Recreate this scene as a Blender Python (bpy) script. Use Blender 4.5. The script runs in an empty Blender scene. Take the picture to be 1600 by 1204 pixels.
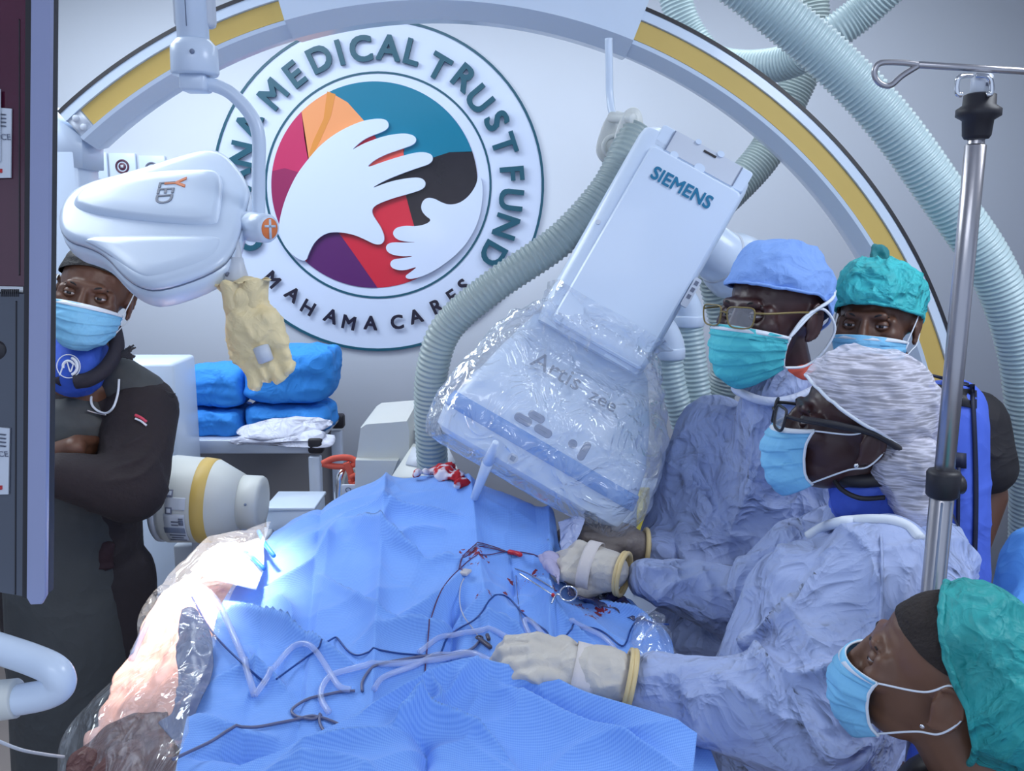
import bpy, bmesh, math, random
import numpy as np
from mathutils import Vector, Matrix, Euler
from mathutils.bvhtree import BVHTree
from mathutils.geometry import tessellate_polygon
random.seed(7); RNG = np.random.RandomState(7)
SC = bpy.context.scene; COL = SC.collection
# ---------------------------------------------------------------- camera
PITCH = math.radians(10.0); FPX = 1400.0; CAM = Vector((0, 0, 1.78))
cd = bpy.data.cameras.new('camera'); cam = bpy.data.objects.new('camera', cd); COL.objects.link(cam)
cd.sensor_fit = 'HORIZONTAL'; cd.sensor_width = 36.0; cd.lens = 36.0*FPX/1600.0; cd.clip_start = 0.05
cam.location = CAM; cam.rotation_euler = (math.radians(90)-PITCH, 0, 0); SC.camera = cam
# ---------------------------------------------------------------- light
w = bpy.data.worlds.new('world'); SC.world = w; w.use_nodes = True
w.node_tree.nodes['Background'].inputs[0].default_value = (0.60, 0.74, 1.0, 1)
w.node_tree.nodes['Background'].inputs[1].default_value = 0.72
def area(name, loc, target, sx, sy, power, col):
    l = bpy.data.lights.new(name, 'AREA'); l.shape = 'RECTANGLE'; l.size = sx; l.size_y = sy; l.energy = power; l.color = col
    o = bpy.data.objects.new(name, l); COL.objects.link(o); o.location = loc
    o.rotation_euler = (Vector(target)-Vector(loc)).to_track_quat('-Z', 'Y').to_euler(); return o
area('ceiling_panel_light', (-1.5, 2.3, 2.96), (-1.2, 2.2, 0), 1.6, 1.4, 42, (0.82, 0.92, 1.0))
area('ceiling_panel_light', (-0.3, 3.0, 2.96), (-0.3, 3.7, 0), 4.4, 0.6, 30, (0.84, 0.93, 1.0))
area('ceiling_panel_light', (1.7, 1.2, 2.96), (1.6, 2.0, 0), 1.2, 1.2, 42, (0.84, 0.91, 1.0))
area('ceiling_panel_light', (-0.4, -0.8, 2.96), (-0.3, 0.4, 0), 1.6, 0.8, 14, (0.84, 0.91, 1.0))
SC.view_settings.view_transform = 'Standard'; SC.view_settings.look = 'None'
SC.view_settings.gamma = 1.0; SC.view_settings.use_curve_mapping = False
SC.view_settings.exposure = 0.35
# ---------------------------------------------------------------- pixel helpers
_R = np.array([1., 0, 0]); _F = np.array([0, math.cos(PITCH), -math.sin(PITCH)]); _U = np.array([0, math.sin(PITCH), math.cos(PITCH)])
def ray(px, py): return _R*((px-800)/FPX) + _F + _U*((602-py)/FPX)
def W(px, py, Y):
    d = ray(px, py); return Vector((np.array(CAM)+d*(Y/d[1])).tolist())
def Wz(px, py, z):
    d = ray(px, py); return Vector((np.array(CAM)+d*((z-CAM.z)/d[2])).tolist())
def V(*a): return Vector(a)
# ---------------------------------------------------------------- scene graph helpers
def tag(o, label=None, cat=None, group=None, kind=None):
    if label: o['label'] = label
    if cat: o['category'] = cat
    if group: o['group'] = group
    if kind: o['kind'] = kind
    return o
def empty(name, loc=(0, 0, 0), label=None, cat=None, group=None, M=None):
    o = bpy.data.objects.new(name, None); COL.objects.link(o); o.empty_display_size = 0.05
    if M is not None: o.matrix_world = M
    else: o.location = loc
    bpy.context.view_layer.update()
    return tag(o, label, cat, group)
def link(name, me, mat=None, parent=None, world=True, smooth=True, label=None):
    """world=True: vertices are given in world space; re-expressed below the parent"""
    o = bpy.data.objects.new(name, me); COL.objects.link(o)
    if mat is not None:
        me.materials.clear(); me.materials.append(mat)
    if smooth: me.polygons.foreach_set('use_smooth', [True]*len(me.polygons))
    if parent is not None:
        o.parent = parent
        if world:
            me.transform(wm(parent).inverted())
    elif world and len(me.vertices):
        n = len(me.vertices); a = np.empty(n*3, np.float32); me.vertices.foreach_get('co', a); a = a.reshape(-1, 3)
        c = Vector(((a[:, 0].min()+a[:, 0].max())/2, (a[:, 1].min()+a[:, 1].max())/2, a[:, 2].min()))
        me.transform(Matrix.Translation(-c)); o.location = c
    if label: o['label'] = label
    me.update(); return o
def wm(o):
    m = o.matrix_basis.copy()
    if o.parent: return wm(o.parent) @ m
    return m
def mesh(verts, faces):
    me = bpy.data.meshes.new('m'); me.from_pydata([tuple(v) for v in verts], [], [tuple(int(i) for i in f) for f in faces]); me.update(); return me
def bm_mesh(bm):
    me = bpy.data.meshes.new('m'); bm.to_mesh(me); bm.free(); return me
def sharp(o, ang=35):
    me = o.data; me.polygons.foreach_set('use_smooth', [True]*len(me.polygons))
    me.set_sharp_from_angle(angle=math.radians(ang)); return o
def join(meshes):
    vs, fs = [], []; n = 0
    for me in meshes:
        vs += [tuple(v.co) for v in me.vertices]; fs += [tuple(i+n for i in p.vertices) for p in me.polygons]; n += len(me.vertices)
    return mesh(vs, fs)
# ---------------------------------------------------------------- shape helpers (all return meshes in world coordinates unless M given)
def box(c, s, bev=0.0, M=None, seg=2):
    bm = bmesh.new(); bmesh.ops.create_cube(bm, size=1)
    for v in bm.verts: v.co = Vector((v.co.x*s[0], v.co.y*s[1], v.co.z*s[2]))
    if bev > 0: bmesh.ops.bevel(bm, geom=bm.edges[:], offset=bev, segments=seg, affect='EDGES', profile=0.5)
    for v in bm.verts: v.co += Vector(c)
    if M is not None: bmesh.ops.transform(bm, matrix=M, verts=bm.verts)
    return bm_mesh(bm)
def lathe(prof, p0, axis, n=40, close=True):
    """prof: list of (distance along axis, radius)"""
    ax = Vector(axis).normalized(); e1 = ax.orthogonal().normalized(); e2 = ax.cross(e1); p0 = Vector(p0)
    vs, fs = [], []
    for h, r in prof:
        for k in range(n):
            a = 2*math.pi*k/n; vs.append(p0+ax*h+(e1*math.cos(a)+e2*math.sin(a))*max(r, 1e-5))
    for i in range(len(prof)-1):
        for k in range(n): fs.append((i*n+k, i*n+(k+1) % n, (i+1)*n+(k+1) % n, (i+1)*n+k))
    if close:
        fs.append(tuple(range(n))[::-1]); fs.append(tuple((len(prof)-1)*n+k for k in range(n)))
    return mesh(vs, fs)
def cyl(p0, p1, r, r1=None, n=28, bev=0.002):
    p0 = Vector(p0); p1 = Vector(p1); L = (p1-p0).length; r1 = r if r1 is None else r1; b = min(bev, L*0.3, r*0.5, r1*0.5)
    return lathe([(0, r-b), (b, r), (L-b, r1), (L, r1-b)], p0, p1-p0, n)
def spline(pts, per=12, closed=False):
    P = [np.array(p, float) for p in pts]; n = len(P)
    if n == 2: return [P[0]+(P[1]-P[0])*t for t in np.linspace(0, 1, per+1)]
    out = []
    rng = range(n) if closed else range(n-1)
    for i in rng:
        if closed: a, b, c, d = P[(i-1) % n], P[i], P[(i+1) % n], P[(i+2) % n]
        else:
            a = P[i-1] if i > 0 else 2*P[0]-P[1]; b = P[i]; c = P[i+1]; d = P[i+2] if i+2 < n else 2*P[-1]-P[-2]
        for k in range(per):
            t = k/per; out.append(0.5*((2*b)+(-a+c)*t+(2*a-5*b+4*c-d)*t*t+(-a+3*b-3*c+d)*t**3))
    if not closed: out.append(P[-1])
    return out
def resample(pts, step):
    P = np.array(pts); d = np.r_[0, np.cumsum(np.linalg.norm(np.diff(P, axis=0), axis=1))]
    n = max(2, int(round(d[-1]/step))+1); s = np.linspace(0, d[-1], n)
    return np.array([np.interp(s, d, P[:, k]) for k in range(3)]).T, s
def sweep(P, rad, n=12, closed=False, flat=None):
    P = np.array(P, float); m = len(P); rad = np.broadcast_to(np.array(rad, float), (m,))
    T = np.gradient(P, axis=0) if not closed else (np.roll(P, -1, 0)-np.roll(P, 1, 0))
    T /= np.linalg.norm(T, axis=1)[:, None]+1e-12
    N = np.zeros_like(P); v = np.cross(T[0], [0.13, 0.21, 0.97]); v /= np.linalg.norm(v); N[0] = v
    for i in range(1, m):
        v = N[i-1]-T[i]*np.dot(N[i-1], T[i]); N[i] = v/np.linalg.norm(v)
    B = np.cross(T, N); a = np.linspace(0, 2*np.pi, n, endpoint=False)
    vs = (P[:, None, :]+rad[:, None, None]*(np.cos(a)[None, :, None]*N[:, None, :]+np.sin(a)[None, :, None]*B[:, None, :])).reshape(-1, 3)
    fs = []
    for i in range(m if closed else m-1):
        j = (i+1) % m
        for k in range(n): fs.append((i*n+k, i*n+(k+1) % n, j*n+(k+1) % n, j*n+k))
    if not closed: fs.append(tuple(range(n))[::-1]); fs.append(tuple((m-1)*n+k for k in range(n)))
    return mesh(vs, fs)
def tube(pts, r, n=10, per=12, closed=False):
    return sweep(spline(pts, per, closed), r, n, closed)
def hose(pts, r, pitch=0.0105, depth=0.10, n=26):
    P, s = resample(spline(pts, 20), pitch/6.0)
    rad = r*(1-depth*(0.5-0.5*np.cos(2*np.pi*s/pitch))**0.8)
    return sweep(P, rad, n)
def smooth_poly(pts, it=2, closed=True):
    P = [np.array(p, float) for p in pts]
    for _ in range(it):
        Q = []; n = len(P)
        for i in range(n):
            a, b = P[i], P[(i+1) % n]; Q += [a*0.75+b*0.25, a*0.25+b*0.75]
        P = Q
    return P
def layered(outline, nrm, layers):
    """stack of copies of a 3D outline: layers = [(scale about centroid, offset along nrm)]"""
    P = np.array([list(p) for p in outline]); c = P.mean(0); nrm = np.array(nrm, float); nrm /= np.linalg.norm(nrm); n = len(P)
    vs = []; fs = []
    for s, h in layers: vs += list(c+(P-c)*s+nrm*h)
    L = len(layers)
    for i in range(L-1):
        for k in range(n): fs.append((i*n+k, i*n+(k+1) % n, (i+1)*n+(k+1) % n, (i+1)*n+k))
    fs.append(tuple(range(n))[::-1]); fs.append(tuple((L-1)*n+k for k in range(n)))
    me = mesh(vs, fs); bm = bmesh.new(); bm.from_mesh(me); bmesh.ops.recalc_face_normals(bm, faces=bm.faces); return bm_mesh(bm)
def text_mesh(s, size, M, depth=0.002, bold=0.0, align='CENTER'):
    cu = bpy.data.curves.new('t', 'FONT'); cu.body = s; cu.size = size; cu.align_x = align; cu.align_y = 'CENTER'
    cu.extrude = depth/2; cu.resolution_u = 4
    o = bpy.data.objects.new('t', cu); COL.objects.link(o); bpy.context.view_layer.update()
    me = bpy.data.meshes.new_from_object(o.evaluated_get(bpy.context.evaluated_depsgraph_get()))
    bpy.data.objects.remove(o); bpy.data.curves.remove(cu); me.materials.clear()
    if bold > 0:                                # heavier strokes: the same glyphs thickened sideways
        cs = []
        for k, (dx, dy) in enumerate([(1, 1), (1, -1), (-1, 1), (-1, -1), (1, 0), (-1, 0), (0, 1), (0, -1)]):
            c = me.copy(); c.transform(Matrix.Translation((dx*bold*0.8, dy*bold*0.8, 0.00001*k))); cs.append(c)
        me = join(cs)
    me.transform(M); return me
def frame(o, ex, ey):
    """matrix with local x=ex, local y=ey, z=normal"""
    ex = Vector(ex).normalized(); ey = Vector(ey); ey = (ey-ex*ey.dot(ex)).normalized(); ez = ex.cross(ey)
    return Matrix(((ex.x, ey.x, ez.x, o[0]), (ex.y, ey.y, ez.y, o[1]), (ex.z, ey.z, ez.z, o[2]), (0, 0, 0, 1)))
# ---------------------------------------------------------------- noise
_TB = RNG.rand(4096)*2-1
def vnoise(P, seed=0):
    P = np.asarray(P, float)+seed*17.31; i = np.floor(P).astype(np.int64); f = P-i; u = f*f*f*(f*(f*6-15)+10); r = 0
    for dx in (0, 1):
        for dy in (0, 1):
            for dz in (0, 1):
                h = ((i[:, 0]+dx)*73856093 ^ (i[:, 1]+dy)*19349663 ^ (i[:, 2]+dz)*83492791) & 4095
                r = r+_TB[h]*(u[:, 0] if dx else 1-u[:, 0])*(u[:, 1] if dy else 1-u[:, 1])*(u[:, 2] if dz else 1-u[:, 2])
    return r
def crumple(P, freq, seed=0, warp=0.5):
    """sharp ridged creases, roughly -1..1"""
    Q = np.asarray(P)*freq
    Q = Q+warp*np.stack([vnoise(Q*0.6, seed+1), vnoise(Q*0.6, seed+2), vnoise(Q*0.6, seed+3)], 1)
    return 1-3.2*np.abs(vnoise(Q, seed))
def worley(P, seed=0):
    P = np.asarray(P, float); i = np.floor(P).astype(np.int64); F1 = np.full(len(P), 9.); F2 = np.full(len(P), 9.); idx = np.zeros(len(P), np.int64)
    for dx in (-1, 0, 1):
        for dy in (-1, 0, 1):
            for dz in (-1, 0, 1):
                h = ((i[:, 0]+dx)*73856093 ^ (i[:, 1]+dy)*19349663 ^ (i[:, 2]+dz)*83492791 ^ seed*9176)
                q = np.stack([i[:, 0]+dx+.5+.5*_TB[h & 4095], i[:, 1]+dy+.5+.5*_TB[(h >> 3) & 4095], i[:, 2]+dz+.5+.5*_TB[(h >> 6) & 4095]], 1)
                d = np.linalg.norm(q-P, axis=1); m = d < F1; F2 = np.where(m, F1, np.minimum(F2, d)); idx = np.where(m, h, idx); F1 = np.where(m, d, F1)
    return F1, F2, idx
def creased(P, freq, seed=0, k=5.0):
    """network of sharp folds between roughly flat facets"""
    Q = np.asarray(P)*freq; Q = Q+.45*np.stack([vnoise(Q*.8, seed+1), vnoise(Q*.8, seed+2), vnoise(Q*.8, seed+3)], 1)
    F1, F2, idx = worley(Q, seed); e = np.exp(-(F2-F1)*k); amp = .5+.9*vnoise(Q*.9, seed+5)
    return e*amp*1.6-.55*F1+.25*_TB[idx & 4095]*(1-e)
def get_co(me):
    a = np.empty(len(me.vertices)*3, np.float64); me.vertices.foreach_get('co', a); return a.reshape(-1, 3)
def get_no(me):
    a = np.empty(len(me.vertices)*3, np.float32); me.vertex_normals.foreach_get('vector', a); return a.reshape(-1, 3).astype(float)
def set_co(me, a): me.vertices.foreach_set('co', np.ascontiguousarray(a, dtype=np.float32).ravel()); me.update()
def seg_dist(P, poly):
    """distance of points to a polyline, and parameter 0..1 along it"""
    A = np.array([list(p) for p in poly], float); L = np.r_[0, np.cumsum(np.linalg.norm(np.diff(A, axis=0), axis=1))]
    best = np.full(len(P), 1e9); tt = np.zeros(len(P)); side = np.zeros(len(P))
    for i in range(len(A)-1):
        d = A[i+1]-A[i]; q = P-A[i]; t = np.clip((q@d)/(d@d), 0, 1); D = q-t[:, None]*d; dist = np.linalg.norm(D, axis=1); m = dist < best
        best[m] = dist[m]; tt[m] = (L[i]+t[m]*(L[i+1]-L[i]))/L[-1]
        if A.shape[1] == 2: side[m] = np.sign(d[0]*q[m, 1]-d[1]*q[m, 0])
    return best, tt, side
def wrinkle(me, amp=0.006, freq=9, seed=0, fine=0.35, creases=(), aniso=(1, 1, 1)):
    co = get_co(me); no = get_no(me); Q = co*np.array(aniso)
    d = amp*crumple(Q, freq, seed)+amp*fine*crumple(Q, freq*2.3, seed+9)
    for poly, a, wd in creases:
        dist, t, _ = seg_dist(co, poly); d = d+a*np.exp(-dist/wd)*np.sin(np.pi*np.clip(t, 0.03, 0.97))**0.5
    set_co(me, co+no*d[:, None]); return me
# ---------------------------------------------------------------- fused blobs
def ico(sub=3):
    bm = bmesh.new(); bmesh.ops.create_icosphere(bm, subdivisions=sub, radius=1); me = bm_mesh(bm)
    v = get_co(me); f = [tuple(p.vertices) for p in me.polygons]; bpy.data.meshes.remove(me); return v, f
_IV, _IF = ico(3)
def prim_cap(p0, p1, r0, r1):
    p0 = np.array(p0, float); p1 = np.array(p1, float); d = p1-p0; L = np.linalg.norm(d)+1e-9; d = d/L
    e1 = np.cross(d, [0.3, 0.5, 0.8]); e1 /= np.linalg.norm(e1); e2 = np.cross(d, e1); vs = []; n = 18
    rings = [(-r0*math.cos(a), r0*math.sin(a)) for a in (0.05, 0.4, 0.8, 1.2)]+[(L*t, r0+(r1-r0)*t) for t in (0, .25, .5, .75, 1)]+[(L+r1*math.cos(a), r1*math.sin(a)) for a in (1.2, 0.8, 0.4, 0.05)]
    a = np.linspace(0, 2*np.pi, n, endpoint=False)
    for h, r in rings: vs += list(p0+d*h+r*(np.cos(a)[:, None]*e1+np.sin(a)[:, None]*e2))
    fs = [(i*n+k, i*n+(k+1) % n, (i+1)*n+(k+1) % n, (i+1)*n+k) for i in range(len(rings)-1) for k in range(n)]
    fs += [tuple(range(n))[::-1], tuple((len(rings)-1)*n+k for k in range(n))]
    return vs, fs
def prim_ell(c, r, R=None):
    v = _IV*np.array(r)
    if R is not None: v = v@np.array(R.to_3x3()).T
    return list(v+np.array(c)), _IF
def prim_loft(secs, n=28):
    """secs: (centre, ex, ey) ellipses"""
    a = np.linspace(0, 2*np.pi, n, endpoint=False); vs = []
    S = [tuple(np.array(q, float) for q in s) for s in secs]
    for c, ex, ey in S: vs += list(c+np.cos(a)[:, None]*ex+np.sin(a)[:, None]*ey)
    fs = [(i*n+k, i*n+(k+1) % n, (i+1)*n+(k+1) % n, (i+1)*n+k) for i in range(len(S)-1) for k in range(n)]
    fs += [tuple(range(n))[::-1], tuple((len(S)-1)*n+k for k in range(n))]
    return vs, fs
def fuse(prims, vox=0.006, it=6, fac=0.5, M=None):
    vs, fs = [], []
    for v, f in prims:
        n = len(vs); vs += list(v); fs += [tuple(i+n for i in q) for q in f]
    me = mesh(vs, fs); bm = bmesh.new(); bm.from_mesh(me)
    bmesh.ops.recalc_face_normals(bm, faces=bm.faces); bm.to_mesh(me); bm.free()
    o = bpy.data.objects.new('t', me); COL.objects.link(o)
    m = o.modifiers.new('r', 'REMESH'); m.mode = 'VOXEL'; m.voxel_size = vox
    if it: s = o.modifiers.new('s', 'SMOOTH'); s.iterations = it; s.factor = fac
    bpy.context.view_layer.update()
    out = bpy.data.meshes.new_from_object(o.evaluated_get(bpy.context.evaluated_depsgraph_get()))
    bpy.data.objects.remove(o); bpy.data.meshes.remove(me); out.materials.clear()
    if M is not None: out.transform(M)
    return out
def chain(pts, rs):
    return [prim_cap(pts[i], pts[i+1], rs[i], rs[i+1]) for i in range(len(pts)-1)]
# ---------------------------------------------------------------- materials
def mat(name, col, rough=0.5, metal=0.0, spec=0.5, bump=None, emit=None, trans=None, sheen=0, coat=0, sss=0, vary=0.0, vscale=6):
    m = bpy.data.materials.new(name); m.use_nodes = True; nt = m.node_tree; b = nt.nodes['Principled BSDF']; I = b.inputs
    I['Base Color'].default_value = (*col, 1); I['Roughness'].default_value = rough; I['Metallic'].default_value = metal
    I['Specular IOR Level'].default_value = spec
    if sheen: I['Sheen Weight'].default_value = sheen
    if coat: I['Coat Weight'].default_value = coat; I['Coat Roughness'].default_value = 0.08
    if sss: I['Subsurface Weight'].default_value = sss; I['Subsurface Radius'].default_value = (0.012, 0.006, 0.004); I['Subsurface Scale'].default_value = 1
    tc = nt.nodes.new('ShaderNodeTexCoord')
    nz = nt.nodes.new('ShaderNodeTexNoise'); nz.inputs['Scale'].default_value = vscale; nz.inputs['Detail'].default_value = 4
    nt.links.new(tc.outputs['Object'], nz.inputs['Vector'])
    mx = nt.nodes.new('ShaderNodeMix'); mx.data_type = 'RGBA'; mx.inputs['A'].default_value = (*[c*(1-vary) for c in col], 1); mx.inputs['B'].default_value = (*[min(1, c*(1+vary)) for c in col], 1)
    nt.links.new(nz.outputs['Fac'], mx.inputs['Factor']); nt.links.new(mx.outputs['Result'], I['Base Color'])
    if bump:                                # list of (kind, scale, strength, distance)
        prev = None
        for kind, sc, st, ds in bump:
            if kind == 'ridge':
                t = nt.nodes.new('ShaderNodeTexNoise'); t.noise_type = 'RIDGED_MULTIFRACTAL'; t.inputs['Scale'].default_value = sc; t.inputs['Detail'].default_value = 3
                t.inputs['Distortion'].default_value = 0.6; t.inputs['Offset'].default_value = 1.0; t.inputs['Gain'].default_value = 1.5; src = t.outputs['Fac']
            elif kind == 'vor':
                t = nt.nodes.new('ShaderNodeTexVoronoi'); t.feature = 'F1'; t.inputs['Scale'].default_value = sc; src = t.outputs['Distance']
            else:
                t = nt.nodes.new('ShaderNodeTexNoise'); t.inputs['Scale'].default_value = sc; t.inputs['Detail'].default_value = 5; src = t.outputs['Fac']
            nt.links.new(tc.outputs['Object'], t.inputs['Vector'])
            bp = nt.nodes.new('ShaderNodeBump'); bp.inputs['Strength'].default_value = st; bp.inputs['Distance'].default_value = ds
            nt.links.new(src, bp.inputs['Height'])
            if prev: nt.links.new(prev.outputs['Normal'], bp.inputs['Normal'])
            prev = bp
        nt.links.new(prev.outputs['Normal'], I['Normal'])
    if emit: I['Emission Color'].default_value = (*emit[0], 1); I['Emission Strength'].default_value = emit[1]
    return m
def film(name, tint=(0.9, 0.94, 1.0), fk=0.35, haze=0.12, gloss=0.10, rough=0.12, scale=22, st=0.9, dist=0.01):
    """thin clear plastic: transparent + a little milky diffuse + wrinkled gloss"""
    m = bpy.data.materials.new(name); m.use_nodes = True; nt = m.node_tree; nt.nodes.clear(); N = nt.nodes.new; L = nt.links.new
    out = N('ShaderNodeOutputMaterial'); tr = N('ShaderNodeBsdfTransparent'); df = N('ShaderNodeBsdfDiffuse'); gl = N('ShaderNodeBsdfGlossy')
    tr.inputs[0].default_value = (0.985, 0.99, 1, 1); df.inputs[0].default_value = (*tint, 1); gl.inputs['Roughness'].default_value = rough; gl.inputs[0].default_value = (1, 1, 1, 1)
    tc = N('ShaderNodeTexCoord'); t = N('ShaderNodeTexNoise'); t.noise_type = 'RIDGED_MULTIFRACTAL'; t.inputs['Scale'].default_value = scale; t.inputs['Detail'].default_value = 3; t.inputs['Distortion'].default_value = 0.8; t.inputs['Offset'].default_value = 1.0; t.inputs['Gain'].default_value = 1.5
    L(tc.outputs['Object'], t.inputs['Vector']); bp = N('ShaderNodeBump'); bp.inputs['Strength'].default_value = st; bp.inputs['Distance'].default_value = dist
    L(t.outputs['Fac'], bp.inputs['Height']); L(bp.outputs[0], gl.inputs['Normal']); L(bp.outputs[0], df.inputs['Normal'])
    fr = N('ShaderNodeFresnel'); fr.inputs['IOR'].default_value = 1.45; L(bp.outputs[0], fr.inputs['Normal'])
    ma = N('ShaderNodeMath'); ma.operation = 'MULTIPLY_ADD'; ma.inputs[1].default_value = fk; ma.inputs[2].default_value = gloss; ma.use_clamp = True; L(fr.outputs[0], ma.inputs[0])
    m1 = N('ShaderNodeMixShader'); m1.inputs[0].default_value = haze; L(tr.outputs[0], m1.inputs[1]); L(df.outputs[0], m1.inputs[2])
    m2 = N('ShaderNodeMixShader'); L(ma.outputs[0], m2.inputs[0]); L(m1.outputs[0], m2.inputs[1]); L(gl.outputs[0], m2.inputs[2]); L(m2.outputs[0], out.inputs[0]); return m
def drape_mat(name, base, dots, pitch=0.0042, stains=()):
    """dimpled non-woven surgical drape; stains: world (x, y, radius) blood spots"""
    m = mat(name, base, rough=0.75, spec=0.15, sheen=0.2); nt = m.node_tree; b = nt.nodes['Principled BSDF']; N = nt.nodes.new; L = nt.links.new
    geo = N('ShaderNodeNewGeometry'); sx = N('ShaderNodeSeparateXYZ'); L(geo.outputs['Position'], sx.inputs[0])
    def math_(op, a, c=None):
        n = N('ShaderNodeMath'); n.operation = op
        for k, q in enumerate((a, c)):
            if q is None: continue
            if isinstance(q, (int, float)): n.inputs[k].default_value = q
            else: L(q, n.inputs[k])
        return n.outputs[0]
    f = 2*math.pi/pitch
    u = math_('MULTIPLY', math_('ADD', sx.outputs[0], math_('MULTIPLY', sx.outputs[1], 0.577)), f)
    v = math_('MULTIPLY', math_('ADD', sx.outputs[0], math_('MULTIPLY', sx.outputs[1], -0.577)), f)
    h = math_('MULTIPLY', math_('SINE', u), math_('SINE', v))
    h2 = math_('MULTIPLY_ADD', h, 0.5); h2.node.inputs[2].default_value = 0.5
    mx = N('ShaderNodeMix'); mx.data_type = 'RGBA'; mx.inputs['A'].default_value = (*dots, 1); mx.inputs['B'].default_value = (*base, 1); L(h2, mx.inputs['Factor'])
    bp = N('ShaderNodeBump'); bp.inputs['Strength'].default_value = 0.5; bp.inputs['Distance'].default_value = 0.0006; L(h2, bp.inputs['Height'])
    nz = N('ShaderNodeTexNoise'); nz.noise_type = 'RIDGED_MULTIFRACTAL'; nz.inputs['Scale'].default_value = 7; nz.inputs['Offset'].default_value = 1.0; nz.inputs['Detail'].default_value = 2; L(geo.outputs['Position'], nz.inputs['Vector'])
    b2 = N('ShaderNodeBump'); b2.inputs['Strength'].default_value = 0.35; b2.inputs['Distance'].default_value = 0.008; L(nz.outputs['Fac'], b2.inputs['Height']); L(bp.outputs[0], b2.inputs['Normal']); L(b2.outputs[0], b.inputs['Normal'])
    last = mx.outputs['Result']
    if stains:
        n2 = N('ShaderNodeTexNoise'); n2.inputs['Scale'].default_value = 110; n2.inputs['Detail'].default_value = 3; L(geo.outputs['Position'], n2.inputs['Vector'])
        acc = None
        for x, y, r in stains:
            d = math_('SQRT', math_('ADD', math_('POWER', math_('SUBTRACT', sx.outputs[0], x), 2.0), math_('POWER', math_('SUBTRACT', sx.outputs[1], y), 2.0)))
            s = math_('SUBTRACT', 1.0, math_('DIVIDE', d, r)); acc = s if acc is None else math_('MAXIMUM', acc, s)
        e = math_('ADD', acc, math_('MULTIPLY', math_('SUBTRACT', n2.outputs['Fac'], 0.58), 7.0))
        cl = N('ShaderNodeClamp'); L(math_('MULTIPLY', math_('MINIMUM', e, math_('MULTIPLY', math_('MAXIMUM', acc, 0.0), 6.0)), 3.0), cl.inputs[0])
        m3 = N('ShaderNodeMix'); m3.data_type = 'RGBA'; L(cl.outputs[0], m3.inputs['Factor']); L(last, m3.inputs['A']); m3.inputs['B'].default_value = (0.22, 0.02, 0.04, 1); last = m3.outputs['Result']
    L(last, b.inputs['Base Color']); return m
M_ = {}
M_['wall'] = mat('wall_paint', (0.66, 0.70, 0.79), 0.75, spec=0.2, bump=[('noise', 90, 0.05, 0.002)], vary=0.02, vscale=1.2)
M_['floor'] = mat('vinyl_floor', (0.42, 0.36, 0.34), 0.4, vary=0.08)
M_['ceil'] = mat('ceiling_paint', (0.75, 0.77, 0.8), 0.8)
M_['white'] = mat('white_plastic', (0.68, 0.78, 0.93), 0.32, coat=0.2, vary=0.01)
M_['white2'] = mat('pale_grey_plastic', (0.62, 0.66, 0.74), 0.38, vary=0.02)
M_['cream'] = mat('cream_plastic', (0.66, 0.68, 0.66), 0.42, vary=0.03)
M_['greyedge'] = mat('grey_seam', (0.20, 0.24, 0.34), 0.5)
M_['yellow'] = mat('yellow_strip', (0.68, 0.47, 0.13), 0.45, vary=0.05)
M_['black'] = mat('black_rubber', (0.018, 0.016, 0.022), 0.5)
M_['teal'] = mat('brand_teal', (0.0, 0.17, 0.33), 0.4)
M_['hose'] = mat('corrugated_hose', (0.48, 0.60, 0.62), 0.33, coat=0.15)
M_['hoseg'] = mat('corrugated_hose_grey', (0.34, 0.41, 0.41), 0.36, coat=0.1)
M_['steel'] = mat('brushed_steel', (0.46, 0.44, 0.46), 0.28, metal=0.9, bump=[('noise', 60, 0.08, 0.002)])
M_['steel2'] = mat('polished_steel', (0.8, 0.8, 0.82), 0.15, metal=1.0)
M_['alu'] = mat('aluminium_frame', (0.60, 0.66, 0.78), 0.35, metal=0.25)
M_['greytxt'] = mat('grey_print', (0.16, 0.18, 0.25), 0.5)
M_['orange'] = mat('orange_print', (0.85, 0.22, 0.06), 0.5)
M_['label'] = mat('paper_label', (0.62, 0.66, 0.74), 0.5)
M_['skinA'] = mat('skin_deep', (0.050, 0.020, 0.020), 0.42, spec=0.5, bump=[('noise', 160, 0.12, 0.001)], vary=0.25, vscale=14)
M_['skinB'] = mat('skin_brown', (0.115, 0.050, 0.030), 0.45, spec=0.5, bump=[('noise', 160, 0.12, 0.001)], vary=0.2, vscale=14)
M_['hair'] = mat('black_hair', (0.012, 0.010, 0.012), 0.7, bump=[('noise', 220, 0.6, 0.003)])
M_['gown'] = mat('gown_fabric', (0.38, 0.455, 0.71), 0.72, spec=0.2, sheen=0.15, bump=[('ridge', 5, 0.9, 0.022), ('ridge', 13, 0.7, 0.008), ('noise', 300, .15, .0006)], vary=0.03)
M_['capblue'] = mat('blue_cap_fabric', (0.25, 0.42, 0.85), 0.7, spec=0.2, bump=[('ridge', 14, 0.5, 0.006), ('ridge', 45, 0.3, 0.002)], vary=0.1)
M_['tealmask'] = mat('teal_mask', (0.08, 0.55, 0.62), 0.7, bump=[('ridge', 25, 0.35, 0.003)])
M_['bluemask'] = mat('light_blue_mask', (0.22, 0.55, 0.82), 0.7, bump=[('ridge', 22, 0.3, 0.003)])
M_['maskwhite'] = mat('mask_white_trim', (0.75, 0.80, 0.88), 0.7)
M_['wrap'] = mat('blue_sterile_wrap', (0.05, 0.30, 0.82), 0.7, spec=0.2, bump=[('ridge', 12, 0.5, 0.008)], vary=0.1)
M_['paper'] = mat('white_pouch', (0.70, 0.72, 0.86), 0.45, bump=[('ridge', 20, 0.5, 0.006)])
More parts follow.
